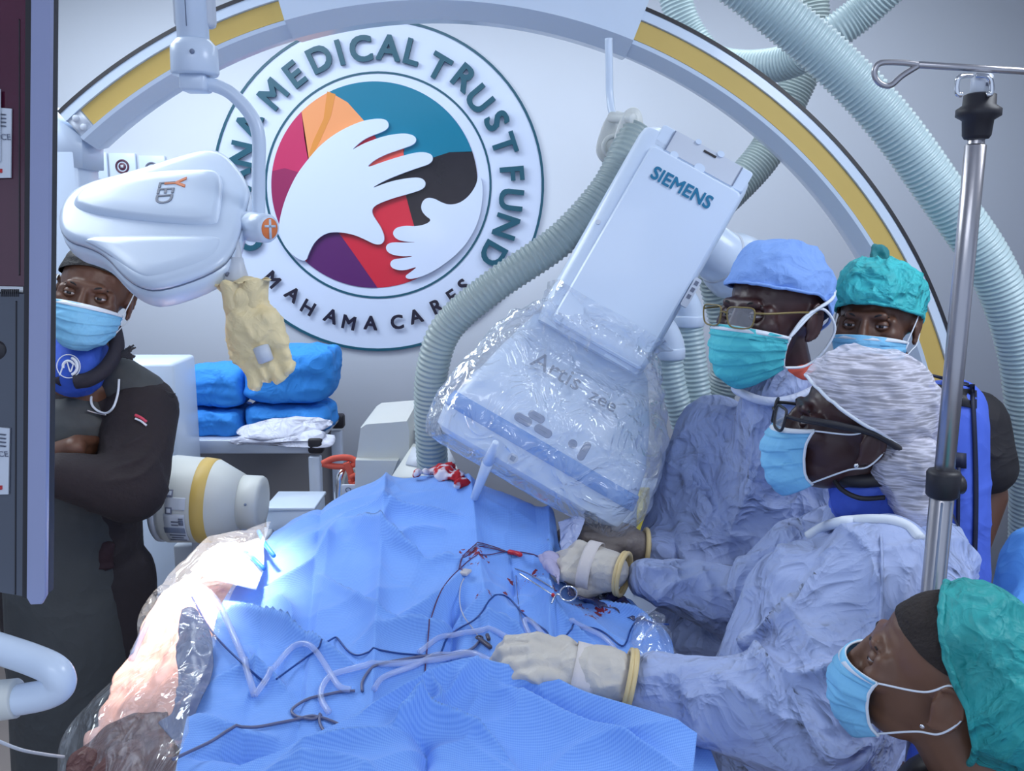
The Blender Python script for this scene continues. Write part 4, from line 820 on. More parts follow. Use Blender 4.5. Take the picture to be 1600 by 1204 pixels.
# ---- main sheet
ctl = [(425, 835, 1.165), (480, 800, 1.18), (560, 762, 1.215), (640, 748, 1.235), (700, 742, 1.245), (780, 765, 1.24), (850, 795, 1.22), (878, 840, 1.185), (872, 880, 1.155),
       (640, 800, 1.215), (540, 830, 1.185), (520, 900, 1.16), (440, 900, 1.155), (700, 860, 1.185), (780, 870, 1.165), (600, 900, 1.165), (350, 935, 1.14), (430, 1000, 1.13), (540, 980, 1.14), (620, 990, 1.14), (700, 950, 1.145), (780, 930, 1.15),
       (850, 930, 1.125), (930, 945, 1.11), (1010, 980, 1.105), (870, 1000, 1.115), (960, 1040, 1.10), (800, 1010, 1.12), (700, 1050, 1.11), (600, 1080, 1.105), (450, 1100, 1.11), (330, 1080, 1.12), (290, 1150, 1.115), (280, 1204, 1.11), (500, 1200, 1.09), (800, 1150, 1.08), (1000, 1150, 1.07)]
C3 = [tuple(Wz(x, y, z)) for x, y, z in ctl]
# the far side beyond the crest falls away
for x, y, z, dy, dz in [(425, 835, 1.165, 0.16, -0.10), (560, 762, 1.215, 0.16, -0.12), (700, 742, 1.245, 0.18, -0.16), (850, 795, 1.22, 0.18, -0.14), (640, 748, 1.235, 0.3, -0.35), (480, 800, 1.18, 0.3, -0.3), (780, 765, 1.24, 0.32, -0.4)]:
    p = Wz(x, y, z); C3.append((p.x*(1+dy/p.y), p.y+dy, z+dz))
fm = tps(C3)
def xy(x, y, z): p = Wz(x, y, z); return (p.x, p.y)
def beyond(x, y, z, dy): p = Wz(x, y, z); return (p.x*(1+dy/p.y), p.y+dy)
left = [xy(262, 1290, 1.10), xy(274, 1204, 1.11), xy(292, 1130, 1.115), xy(325, 1020, 1.125), xy(352, 930, 1.14), xy(395, 868, 1.155), xy(425, 832, 1.165), beyond(425, 832, 1.165, .15), beyond(425, 835, 1.165, .3)]
top_ = [left[-1], beyond(560, 762, 1.215, .3), beyond(700, 742, 1.245, .33), beyond(850, 795, 1.22, .3)]
right = [xy(1150, 1290, 1.05), xy(1110, 1160, 1.07), xy(1060, 1050, 1.09), xy(1040, 985, 1.10), xy(960, 920, 1.12), xy(885, 872, 1.16), xy(868, 815, 1.205), top_[-1]]
bottom = [left[0], xy(600, 1290, 1.08), xy(900, 1290, 1.06), right[0]]
NU, NV = 300, 300
G = coons(left, right, bottom, top_, NU, NV); Z = fm(G.reshape(-1, 2)).reshape(NU, NV)
FL = [([(412, 880), (460, 850), (520, 825), (600, 792), (655, 763)], 0.012, 0.018, 0), ([(655, 763), (740, 800), (830, 850), (868, 872)], 0.012, 0.020, 0), ([(430, 848), (500, 808), (580, 778), (640, 768)], -0.010, 0.014, 0),
      ([(690, 775), (760, 790), (840, 830)], -0.010, 0.02, 0), ([(525, 815), (560, 803), (640, 802), (720, 810)], 0.008, 0.014, 0.5), ([(530, 822), (600, 856), (665, 882)], 0.016, 0.020, 0.30), ([(665, 884), (700, 878), (735, 888)], 0.006, 0.008, 0.5),
      ([(530, 822), (505, 870), (470, 905), (400, 925)], 0.012, 0.025, 0), ([(500, 905), (535, 930), (590, 968), (625, 978)], 0.008, 0.014, 0.35), ([(620, 975), (665, 962), (705, 935), (738, 895)], 0.012, 0.018, 0),
      ([(352, 958), (420, 985), (480, 1018), (560, 1052)], 0.016, 0.018, 0.3), ([(700, 1060), (705, 1000), (715, 940)], -0.010, 0.012, 0), ([(560, 1010), (640, 985), (700, 985), (790, 940)], 0.009, 0.018, 0.5),
      ([(800, 870), (805, 905), (800, 950)], -0.006, 0.010, 0), ([(805, 905), (850, 945), (880, 985), (930, 1010)], 0.013, 0.016, 0.4), ([(735, 985), (800, 985), (830, 1015)], 0.007, 0.010, 0.5), ([(330, 1065), (400, 1055), (450, 1085)], 0.008, 0.015, 0.5),
      ([(300, 1120), (360, 1150), (440, 1160)], 0.007, 0.014, 0), ([(290, 1180), (380, 1175), (450, 1185)], -0.007, 0.012, 0), ([(850, 800), (858, 840), (872, 870)], 0.010, 0.014, 0), ([(930, 950), (1000, 975), (1035, 1010)], 0.010, 0.012, 0), ([(450, 1010), (455, 960), (430, 930)], 0.006, 0.012, 0),
      ([(620, 870), (640, 840), (700, 830)], 0.007, 0.02, 0), ([(380, 1010), (400, 1060), (380, 1100)], 0.007, 0.012, 0)]
Z = folds(G, Z, fm, FL)
P3 = np.concatenate([G.reshape(-1, 2), Z.reshape(-1, 1)], 1)
Z = Z+(0.008*creased(P3, 5, 41, 4)+0.002*creased(P3, 13, 43, 4)).reshape(Z.shape)
st_px = [(735, 870, 0.022), (752, 880, 0.016), (760, 950, 0.013), (800, 905, 0.012), (752, 945, 0.010), (838, 905, 0.014), (900, 955, 0.016), (935, 960, 0.022), (925, 972, 0.014), (870, 935, 0.010), (740, 895, 0.012), (820, 925, 0.008), (790, 930, 0.006), (815, 960, 0.007)]
stains = []
for x, y, r in st_px: p = on_base(x, y, fm); stains.append((p.x, p.y, r))
m_dr = drape_mat('blue_dimpled_drape', (0.24, 0.45, 0.92), (0.15, 0.32, 0.82), stains=stains)
m_dr2 = drape_mat('blue_dimpled_drape_near', (0.24, 0.45, 0.92), (0.14, 0.31, 0.82), pitch=0.0048)
me_main = grid_mesh(G, Z, NU, NV)
BV = BVHTree.FromPolygons([v.co.copy() for v in me_main.vertices], [tuple(p.vertices) for p in me_main.polygons])
o = link('surgical_drape', me_main, m_dr); tag(solid(o), 'large blood-spotted blue dimpled drape over the patient, under tubes and wires', 'drape', 'blue dimpled surgical drapes')
# ---- near sheet: an upraised fold in the foreground
c2 = [(745, 1037, 1.165), (650, 1072, 1.160), (560, 1115, 1.155), (470, 1160, 1.15), (380, 1200, 1.14), (820, 1041, 1.165), (900, 1065, 1.16), (980, 1097, 1.155), (1050, 1130, 1.15), (1089, 1150, 1.145),
      (700, 1105, 1.135), (770, 1085, 1.13), (810, 1112, 1.12), (900, 1152, 1.115), (990, 1192, 1.115), (600, 1160, 1.15), (1060, 1190, 1.135), (450, 1230, 1.14), (1040, 1290, 1.12), (800, 1290, 1.13), (600, 1290, 1.135), (300, 1290, 1.12)]
C4 = [tuple(Wz(x, y, z)) for x, y, z in c2]; f2 = tps(C4)
b2 = [xy(240, 1320, 1.12), xy(600, 1320, 1.13), xy(1070, 1320, 1.12)]; t2 = [xy(360, 1204, 1.14), xy(470, 1160, 1.15), xy(560, 1115, 1.155), xy(650, 1072, 1.16), xy(745, 1037, 1.165), xy(820, 1041, 1.165), xy(980, 1097, 1.155), xy(1089, 1150, 1.145)]
N2u, N2v = 260, 150
G2 = coons([b2[0], xy(300, 1260, 1.12), t2[0]], [b2[-1], xy(1080, 1230, 1.13), t2[-1]], b2, t2, N2u, N2v); Z2 = f2(G2.reshape(-1, 2)).reshape(N2u, N2v)
Z2 = folds(G2, Z2, f2, [([(560, 1120), (640, 1085), (700, 1062), (760, 1045)], 0.007, 0.01, 0), ([(670, 1070), (690, 1110), (650, 1135), (610, 1140)], 0.011, 0.012, 0.4), ([(610, 1145), (660, 1130), (740, 1165), (800, 1204)], 0.014, 0.014, 0.35), ([(775, 1072), (860, 1112), (960, 1160), (1060, 1204)], 0.011, 0.02, 0.3),
      ([(780, 1065), (880, 1108), (1000, 1160)], -0.012, 0.016, 0), ([(450, 1185), (560, 1160), (620, 1150)], 0.008, 0.012, 0.5), ([(660, 1204), (665, 1165), (640, 1140)], -0.01, 0.012, 0), ([(745, 1045), (720, 1080), (690, 1105)], 0.007, 0.012, 0.5), ([(400, 1215), (520, 1195), (600, 1220)], 0.006, 0.012, 0)])
P4 = np.concatenate([G2.reshape(-1, 2), Z2.reshape(-1, 1)], 1); Z2 = Z2+(0.010*creased(P4, 5, 47, 4)+0.002*creased(P4, 13, 48, 4)).reshape(Z2.shape)
me2 = grid_mesh(G2, Z2, N2u, N2v)
# skirt hanging from the far edge of the near sheet so that it reads as a fold standing on the main sheet
vs = get_co(me2); edge = [i*N2v+N2v-1 for i in range(N2u)]; base = len(vs); rows = []
E_ = vs[edge]; rows = [E_+np.array([0, 0.006*k, -0.012*k]) for k in (1, 2, 3)]
allv = np.vstack([vs]+rows); fs = [tuple(p.vertices) for p in me2.polygons]
prev = edge
for k in range(3):
    cur = [base+k*N2u+i for i in range(N2u)]; fs += [(prev[i], prev[i+1], cur[i+1], cur[i]) for i in range(N2u-1)]; prev = cur
me2 = mesh(allv, fs)
o = link('surgical_drape', me2, m_dr2); tag(solid(o), 'nearest blue drape with a raised fold in front, bottom centre of the photo', 'drape', 'blue dimpled surgical drapes')
# ---- operating table beneath
tb = empty('operating_table', (-0.05, 1.4, 0), 'operating table hidden under the blue drapes', 'operating table')
link('table_top', box((-0.17, 1.42, 0.93), (0.80, 0.58, 0.10), 0.03), M_['black'], tb); link('pedestal', box((-0.05, 1.5, 0.45), (0.35, 0.3, 0.86), 0.03), M_['white2'], tb); link('foot_plate', box((-0.05, 1.5, 0.03), (0.7, 0.5, 0.06), 0.02), M_['white2'], tb)
# ---- warm-lit cloth and clear plastic tent at the left
def sheet(rowsp, nu, nv, disp=None):
    """rowsp: rows of (px, py, z) control points, all rows the same length -> smooth patch"""
    A = np.array([[list(Wz(*p)) for p in r] for r in rowsp]); R2 = np.array([np.array(resample(spline(list(r), 10), 1e-9+np.linalg.norm(np.diff(np.array(spline(list(r), 10)), axis=0), axis=1).sum()/(nu-1))[0])[:nu] if False else np.array([[np.interp(t, np.linspace(0, 1, len(q)), q[:, k]) for k in range(3)] for t in np.linspace(0, 1, nu)]) for r in A for q in [np.array(spline(list(r), 10))]])
    cols = []
    for i in range(nu):
        q = np.array(spline(list(R2[:, i]), 10)); cols.append([[np.interp(t, np.linspace(0, 1, len(q)), q[:, k]) for k in range(3)] for t in np.linspace(0, 1, nv)])
    vs = np.array(cols).reshape(-1, 3); fs = [(i*nv+j, (i+1)*nv+j, (i+1)*nv+j+1, i*nv+j+1) for i in range(nu-1) for j in range(nv-1)]
    return mesh(vs, fs)
m_pk = mat('peach_underpad', (0.80, 0.46, 0.38), 0.7, bump=[('ridge', 12, 0.5, 0.008), ('noise', 40, 0.3, 0.003)], vary=0.12, vscale=9)
me = sheet([[(330, 868, 1.13), (375, 862, 1.145), (425, 838, 1.15)], [(255, 925, 1.10), (320, 905, 1.13), (385, 885, 1.14)], [(222, 975, 1.06), (290, 970, 1.11), (360, 935, 1.125)], [(200, 1035, 1.03), (270, 1040, 1.08), (335, 1010, 1.10)], [(162, 1100, 1.01), (240, 1115, 1.05), (300, 1100, 1.09)], [(140, 1180, 0.99), (220, 1200, 1.03), (285, 1190, 1.08)], [(120, 1290, 0.97), (230, 1290, 1.0), (280, 1290, 1.06)]], 60, 110)
wrinkle(me, 0.006, 12, 51, 0.4); o = link('peach_underpad', me, m_pk); tag(solid(o, 0.002), 'peach coloured cloth glowing under the clear plastic at left', 'cloth')
me = sheet([[(340, 850, 1.17), (372, 852, 1.175), (412, 838, 1.18)], [(316, 868, 1.165), (358, 880, 1.17), (412, 885, 1.175)], [(300, 895, 1.155), (345, 912, 1.165), (400, 920, 1.17)]], 40, 30)
m_wp = mat('white_absorbent_pad', (0.80, 0.82, 0.88), 0.7)
wrinkle(me, 0.003, 14, 52); o = link('white_pad', me, m_wp); tag(solid(o, 0.003), 'white pad brightly lit by the lamp at the drape edge', 'pad')
for a, lab in (([(383, 862, 1.185), (396, 872, 1.185), (412, 888, 1.185)], 'pale blue tape strip on the brightly lit white pad'), ([(404, 830, 1.19), (414, 850, 1.19), (428, 868, 1.185)], 'darker blue tape strip where clear plastic meets the blue drape')):
    o = link('tape_strip', sweep([Wz(*q) for q in a], 0.0042, 8), mat('tape_blue', (0.03, 0.22, 0.62), 0.5)); tag(o, lab, 'tape', 'blue tape strips at the drape edge')
dk = sheet([[(288, 955, 1.165), (298, 950, 1.17), (310, 955, 1.165)], [(282, 1000, 1.14), (305, 995, 1.155), (332, 1005, 1.145)], [(276, 1060, 1.12), (305, 1060, 1.13), (332, 1050, 1.13)], [(270, 1110, 1.11), (292, 1115, 1.12), (312, 1105, 1.12)], [(250, 1130, 1.09), (272, 1160, 1.10), (280, 1180, 1.11)]], 40, 60)
wrinkle(dk, 0.005, 14, 55); o = link('grey_plastic_fold', dk, mat('smoky_plastic', (0.14, 0.17, 0.30), 0.4, coat=0.2, bump=[('ridge', 12, 0.4, 0.005)])); tag(solid(o), 'smoky grey plastic fold peaked under the arched clear tube', 'plastic fold')
bk = sheet([[(130, 1165, 1.03), (190, 1120, 1.07), (262, 1112, 1.085)], [(110, 1204, 1.01), (180, 1190, 1.06), (276, 1180, 1.09)], [(80, 1290, 0.98), (160, 1290, 1.02), (270, 1290, 1.06)]], 40, 40)
wrinkle(bk, 0.006, 14, 57); o = link('brown_underlay', bk, mat('dark_brown_cloth', (0.12, 0.045, 0.04), 0.5, bump=[('ridge', 16, 0.6, 0.008)])); tag(solid(o), 'dark brown cloth under clear plastic in the bottom left corner of the table', 'cloth')
tent = sheet([[(330, 845, 1.185), (372, 835, 1.195), (425, 822, 1.205)], [(262, 905, 1.15), (330, 880, 1.19), (408, 860, 1.19)], [(225, 950, 1.12), (300, 935, 1.185), (368, 915, 1.18)], [(204, 1010, 1.08), (290, 985, 1.175), (345, 980, 1.16)], [(195, 1045, 1.07), (270, 1040, 1.15), (325, 1035, 1.15)], [(150, 1090, 1.03), (240, 1100, 1.13), (305, 1085, 1.14)], [(108, 1150, 0.99), (200, 1150, 1.10), (290, 1140, 1.135)], [(90, 1204, 0.96), (180, 1204, 1.07), (278, 1204, 1.13)], [(70, 1300, 0.93), (170, 1300, 1.05), (270, 1300, 1.12)]], 110, 170)
wrinkle(tent, 0.006, 8, 61, 0.35, creases=[([Wz(204, 1010, 1.08), Wz(290, 960, 1.19), Wz(330, 900, 1.19)], 0.012, 0.01), ([Wz(120, 1130, 1.03), Wz(200, 1050, 1.12), Wz(290, 975, 1.17)], 0.012, 0.01), ([Wz(150, 1092, 1.06), Wz(190, 1150, 1.08), Wz(220, 1190, 1.1)], 0.012, 0.006)])
o = link('clear_drape', tent, M_['clear']); tag(o, 'clear crinkled plastic sheet hanging over the left end of the patient', 'plastic sheet')
me = sheet([[(905, 905, 1.15), (940, 915, 1.15), (985, 930, 1.15)], [(880, 935, 1.135), (930, 950, 1.14), (990, 965, 1.14)], [(900, 960, 1.125), (940, 975, 1.125), (1000, 985, 1.125)]], 40, 30)
me = sheet([[(1000, 960, 1.135), (1025, 955, 1.15), (1045, 990, 1.13)], [(985, 1000, 1.12), (1025, 1000, 1.14), (1055, 1020, 1.12)], [(985, 1045, 1.105), (1020, 1045, 1.12), (1060, 1050, 1.10)]], 40, 40)
wrinkle(me, 0.006, 20, 65); o = link('clear_pouch', me, M_['clear']); tag(o, 'small crinkled clear plastic pouch beside the lower gloved hand', 'plastic pouch')
# dark wound field beneath the hands
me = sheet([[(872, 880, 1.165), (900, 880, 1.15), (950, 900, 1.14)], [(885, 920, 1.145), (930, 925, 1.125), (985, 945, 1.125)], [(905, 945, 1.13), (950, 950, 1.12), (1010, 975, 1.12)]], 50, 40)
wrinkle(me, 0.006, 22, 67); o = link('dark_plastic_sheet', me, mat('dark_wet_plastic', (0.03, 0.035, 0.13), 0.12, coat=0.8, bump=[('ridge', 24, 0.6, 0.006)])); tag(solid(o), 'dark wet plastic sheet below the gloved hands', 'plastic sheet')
me = sheet([[(840, 868, 1.18), (856, 862, 1.185), (872, 866, 1.18)], [(845, 878, 1.17), (860, 882, 1.175), (874, 886, 1.17)], [(856, 885, 1.165), (868, 902, 1.165), (874, 914, 1.16)]], 30, 30)
wrinkle(me, 0.003, 30, 68); o = link('gauze', me, mat('lilac_gauze', (0.45, 0.42, 0.62), 0.8, bump=[('ridge', 30, 0.5, 0.004)])); tag(solid(o, 0.002), 'folded lilac-white gauze beside the fingers of the upper gloved hand', 'gauze')
me = sheet([[(872, 815, 1.22), (895, 808, 1.23), (915, 812, 1.23)], [(878, 850, 1.19), (893, 845, 1.20), (900, 850, 1.20)], [(880, 875, 1.175), (890, 880, 1.175), (895, 878, 1.175)]], 30, 30)
wrinkle(me, 0.005, 24, 69); o = link('clear_pouch', me, mat('milky_plastic', (0.42, 0.48, 0.72), 0.2, coat=0.5, bump=[('ridge', 22, 0.6, 0.006)])); tag(solid(o, 0.002), 'milky crumpled plastic between the drape edge and the brown glove', 'plastic pouch')
# gauze with blood on the crest
def hitp(px, py, lift=0.0):
    d = Vector(ray(px, py).tolist()).normalized(); h = BV.ray_cast(CAM, d)
    if h[0] is None: return Wz(px, py, 1.13)
    return h[0]+Vector((0, 0, lift))
mg = mat('bloody_gauze', (0.80, 0.78, 0.84), 0.8); nt = mg.node_tree; b = nt.nodes['Principled BSDF']
tc = nt.nodes.new('ShaderNodeTexCoord'); nz = nt.nodes.new('ShaderNodeTexNoise'); nz.inputs['Scale'].default_value = 26; nt.links.new(tc.outputs['Object'], nz.inputs['Vector'])
cr = nt.nodes.new('ShaderNodeValToRGB'); cr.color_ramp.elements[0].position = 0.50; cr.color_ramp.elements[0].color = (0.72, 0.68, 0.76, 1); cr.color_ramp.elements[1].position = 0.54; cr.color_ramp.elements[1].color = (0.50, 0.01, 0.02, 1)
nt.links.new(nz.outputs['Fac'], cr.inputs[0]); nt.links.new(cr.outputs[0], b.inputs['Base Color'])
pr = [prim_ell(Wz(x, y, 1.262), (a, a*0.9, a*0.8)) for x, y, a in [(650, 738, .010), (668, 736, .012), (684, 733, .016), (700, 735, .020), (714, 745, .020), (722, 755, .016), (692, 742, .018)]]
me = fuse(pr, 0.004, 3); wrinkle(me, 0.004, 45, 70); o = link('bloody_gauze', me, mg); tag(o, 'crumpled white gauze soaked with red blood on the drape crest', 'gauze')
# white handle sticking out below the bag
ws = link('white_suction_wand', join([cyl(Wz(741, 778, 1.25), W(762, 722, 1.66), 0.008, 0.011), cyl(W(762, 722, 1.66), W(775, 690, 1.62), 0.011, 0.006)]), M_['white']); tag(ws, 'short white plastic wand standing on the drape in front of the bag', 'wand')
# ---- clear PVC tubes and wires lying on the drape
def wire(pts, r, m, label, name='wire', lift=None, cat='wire', group=None, n=8):
    lift = r+0.001 if lift is None else lift
    P = [hitp(x, y, lift)+Vector((0, 0, (e[0] if e else 0))) for x, y, *e in pts]
    # keep every intermediate sample above the sheet
    S = [Vector(p) for p in spline(P, 8)]; Q = []
    for s in S:
        h = BV.ray_cast(s+Vector((0, 0, 0.3)), Vector((0, 0, -1))); z = s.z
        if h[0] is not None: z = max(z, h[0].z+lift)
        Q.append([s.x, s.y, z])
    Q = np.array(Q)
    for it in range(6):                         # relax the kinks, then lift clear of the cloth again
        A = Q.copy(); A[1:-1] = .25*Q[:-2]+.5*Q[1:-1]+.25*Q[2:]; Q = A
    for i in range(len(Q)):
        h = BV.ray_cast(Vector(Q[i])+Vector((0, 0, .3)), Vector((0, 0, -1)))
        if h[0] is not None and h[0].z-Q[i][2] < .1: Q[i][2] = max(Q[i][2], h[0].z+r*.6)
    o = link(name, sweep(Q, r, n), m); tag(o, label, cat, group); return o
TG = 'clear tubes on the drape'; WG = 'thin wires on the drape'
wire([(205, 1030, .0), (240, 985, .03), (275, 955, .045), (305, 950, .045), (340, 968, .03), (370, 1010, .0), (385, 1050), (398, 1092)], 0.0052, M_['pvc'], 'thick clear tube arching over the plastic peak at left', 'clear_tube', cat='tube', group=TG, n=12)
wire([(398, 1092), (420, 1062), (445, 1028), (470, 1010), (492, 1020), (515, 1055), (530, 1078), (548, 1083)], 0.0048, M_['pvc'], 'clear tube making a pointed loop right of the arched tube', 'clear_tube', cat='tube', group=TG, n=12)
wire([(514, 1118), (502, 1098), (505, 1075), (530, 1055), (600, 1044), (680, 1036), (735, 1025), (768, 1038)], 0.0048, M_['pvc'], 'clear tube running from the wire knot to the gloved hand along the middle', 'clear_tube', cat='tube', group=TG, n=12)
wire([(585, 1082), (600, 1062), (650, 1045), (700, 1032), (745, 1026)], 0.0046, M_['pvc'], 'short clear tube just above the near drape edge', 'clear_tube', cat='tube', group=TG, n=12)
wire([(655, 1024), (700, 1000), (745, 992), (790, 1000), (815, 1012), (832, 1025)], 0.0046, M_['pvc'], 'clear tube bowed behind the dark clamp towards the hand', 'clear_tube', cat='tube', group=TG, n=12)
wire([(838, 1018), (822, 985), (820, 972), (832, 976), (850, 998), (868, 1018)], 0.0044, M_['pvc'], 'folded clear tube end just above the gloved fingers', 'clear_tube', cat='tube', group=TG, n=12)
wire([(890, 975), (925, 990), (955, 1010), (970, 1040)], 0.0044, M_['pvc'], 'clear tube coming out behind the glove cuff', 'clear_tube', cat='tube', group=TG, n=12)
m_bw = mat('dark_blue_wire', (0.008, 0.05, 0.24), 0.35); m_gw = mat('grey_cable', (0.13, 0.14, 0.25), 0.4); m_rw = mat('maroon_wire', (0.10, 0.02, 0.08), 0.4)
wire([(300, 955, .03), (330, 990, .005), (375, 1035), (415, 1070)], 0.0016, m_bw, 'dark blue wire beginning at the plastic peak on the left')
wire([(432, 1063), (470, 1035), (500, 1015), (522, 998), (532, 1005), (545, 1020), (565, 1027), (620, 1023), (680, 1027), (690, 1020), (698, 1000), (715, 985), (750, 965), (786, 930), (815, 960), (850, 985), (858, 998)], 0.0015, m_bw, 'long dark blue wire zigzagging across the middle of the drape')
wire([(872, 1010), (890, 990), (915, 982), (945, 990), (975, 1014), (985, 985), (1000, 968), (1020, 975), (1045, 975)], 0.0015, m_bw, 'dark blue wire rising to the right above the lower glove')
wire([(270, 1186), (340, 1158), (400, 1140), (465, 1128), (500, 1123), (540, 1140), (568, 1153)], 0.0022, m_gw, 'grey cable crossing from bottom left to the wire knot', cat='cable', name='grey_cable')
wire([(752, 1000), (735, 1018), (690, 1028), (630, 1033), (590, 1042), (567, 1065), (566, 1083)], 0.0022, m_gw, 'grey cable curving from the dark clamp to the near drape edge', cat='cable', name='grey_cable')
wire([(555, 1082), (520, 1086), (475, 1098), (456, 1112), (462, 1122), (490, 1127), (502, 1120)], 0.0022, m_gw, 'grey cable loop at the left of the wire knot', cat='cable', name='grey_cable')
wire([(500, 1118), (500, 1135), (515, 1155), (534, 1167)], 0.0022, m_gw, 'short grey cable going under the near drape', cat='cable', name='grey_cable')
wire([(664, 1052), (668, 1010), (676, 960), (695, 915), (725, 885), (760, 870), (800, 862), (845, 872)], 0.0010, m_rw, 'thin maroon wire arching up to the red clips')
for k in range(3): wire([(722-k*2.5, 892-k), (720-k*2+3*k, 880-k*4), (735+k, 866-k*4), (760+2*k, 857-k*2), (795, 864)], 0.0009, m_rw if k != 1 else m_gw, ['lowest thin maroon lead from ivory connector to red clips', 'grey lead, middle of three from ivory connector to red clips', 'topmost thin maroon lead arching from ivory connector to red clips'][k], group='lead bundle to the red clips')
wire([(725, 905), (718, 930), (722, 960), (740, 985), (750, 1000)], 0.0012, mat('pale_wire', (0.45, 0.48, 0.62), 0.4), 'pale thin wire between white connector and dark clamp')
wire([(806, 900), (812, 960), (830, 1000), (840, 1018)], 0.0007, m_gw, 'very thin grey thread running down to the gloved fingers')
wire([(805, 893, .004), (830, 905, .006), (865, 928, .008)], 0.0013, M_['steel'], 'thin steel guide wire ending at the forceps ring')
def lay(px, py, me, m, name, lab, cat, lift=0.004):
    p = hitp(px, py, lift); me.transform(Matrix.Translation(p)); return tag(link(name, me, m), lab, cat)
lay(727, 897, box((0, 0, 0), (0.016, 0.022, 0.006), 0.002, M=Matrix.Rotation(-0.4, 4, 'Z')), mat('ivory_connector', (0.55, 0.52, 0.55), 0.4), 'wire_connector', 'small ivory connector joining thin leads on the drape', 'connector')
lay(806, 870, join([box((-0.004, 0, 0), (0.026, 0.010, 0.008), 0.003, M=Matrix.Rotation(-0.5, 4, 'Z')), box((0.014, -0.006, 0.004), (0.02, 0.009, 0.008), 0.003, M=Matrix.Rotation(-0.9, 4, 'Z'))]), M_['red'], 'red_clip', 'bright red plastic clips beside the drape opening', 'clip', 0.008)
lay(758, 1010, join([box((0, 0, 0), (0.007, 0.036, 0.006), 0.002, M=Matrix.Rotation(0.55, 4, 'Z')), box((0.006, 0.008, 0.006), (0.006, 0.018, 0.006), 0.002, M=Matrix.Rotation(0.2, 4, 'Z')), tube([(-0.01+0.005*math.cos(a), 0.02+0.005*math.sin(a), 0) for a in np.linspace(0, 6.28, 9)[:-1]], 0.0015, 6, 4, True)]), mat('dark_clamp', (0.07, 0.06, 0.09), 0.4), 'tube_clamp', 'dark small clamp where grey cable and pale wire meet', 'clamp', 0.006)
fo = empty('surgical_forceps', Wz(870, 935, 1.155), 'steel ring-handled forceps lying below the upper gloved hand', 'forceps')
fz = 1.168
rp = [Wz(888+13.5*math.cos(a), 927+11.5*math.sin(a), fz) for a in np.linspace(0, 6.283, 17)[:-1]]
link('finger_ring', tube(rp, 0.0017, 8, 3, True), M_['steel2'], fo); link('shank', tube([Wz(876, 930, fz), Wz(870, 928, fz), Wz(865, 934, fz), Wz(862, 942, fz-.003)], 0.0017, 8), M_['steel2'], fo); link('shank', cyl(Wz(865, 930, fz), Wz(812, 896, fz+0.02), 0.0014), M_['steel2'], fo); link('joint', cyl(Wz(864, 931, fz-.002), Wz(864, 928, fz+.004), 0.003), M_['red'], fo)
s2 = empty('hanging_scissors', W(977, 845, 1.9), 'steel ring handle of scissors hanging behind the detector corner', 'scissors')
link('finger_ring', tube([W(974+8*math.cos(a), 829+9*math.sin(a), 1.95) for a in np.linspace(0, 6.283, 15)[:-1]], 0.0017, 8, 3, True), M_['steel2'], s2); link('shank', tube([W(971, 838, 1.95), W(973, 848, 1.95), W(979, 856, 1.95)], 0.0018, 8), M_['steel2'], s2)
# ================================================================ PEOPLE
def HM(px, py, Y, yaw, pitch=0, roll=0, s=1.0):
    return Matrix.Translation(W(px, py, Y))@Matrix.Rotation(math.radians(yaw), 4, 'Z')@Matrix.Rotation(math.radians(-pitch), 4, 'X')@Matrix.Rotation(math.radians(roll), 4, 'Y')@Matrix.Scale(s, 4)
def tp(prims, M):
    A = np.array(M); return [(list(np.array(v)@A[:3, :3].T+A[:3, 3]), f) for v, f in prims]
def head_prims():
    e, c = prim_ell, prim_cap; R = Matrix.Rotation
    P = [e((0, .014, .030), (.076, .096, .086)), e((0, -.026, -.018), (.064, .070, .080)), e((0, -.034, -.066), (.052, .054, .042)), e((0, -.078, -.096), (.022, .018, .016)),
         c((-.034, -.0825, .024), (.034, -.0825, .024), .0105, .0105), c((0, -.092, .014), (0, -.108, -.026), .0075, .0115), e((-.013, -.099, -.030), (.010, .010, .008)), e((.013, -.099, -.030), (.010, .010, .008)),
         c((-.020, -.093, -.056), (.020, -.093, -.056), .007, .007), c((-.015, -.092, -.067), (.015, -.092, -.067), .0075, .0075)]
    for s in (-1, 1):
        P += [e((s*.045, -.066, -.014), (.022, .024, .020)), e((s*.0515, -.066, .006), (.010, .016, .017)), e((s*.0785, .016, -.006), (.007, .017, .030), R(s*.25, 4, 'Z')@R(-.2, 4, 'X'))]
        pts = [(s*.084+s*.004*math.sin(a), .018+.019*math.cos(a), -.004+.032*math.sin(a)) for a in np.linspace(-2.2, 2.2, 9)]
        P += chain([tuple(q) for q in pts], [.0042]*9); P += [e((s*.080, .006, -.034), (.005, .007, .009)), e((s*.082, .002, -.006), (.004, .004, .008))]
    return P
def sockets(me, Minv, s):
    co = get_co(me); A = np.array(Minv); L = co@A[:3, :3].T+A[:3, 3]; no = get_no(me); d = np.zeros(len(co))
    for sx in (-1, 1):
        r2 = ((L[:, 0]-sx*.032)/.015)**2+((L[:, 1]+.092)/.03)**2+((L[:, 2]-.004)/.010)**2; d -= .0065*np.exp(-r2)
    d += .0008*crumple(L, 60, 3)*np.exp(-((L[:, 2]-.05)/.02)**2)*(L[:, 1] < -.05)
    set_co(me, co+no*(d*s)[:, None]); return me
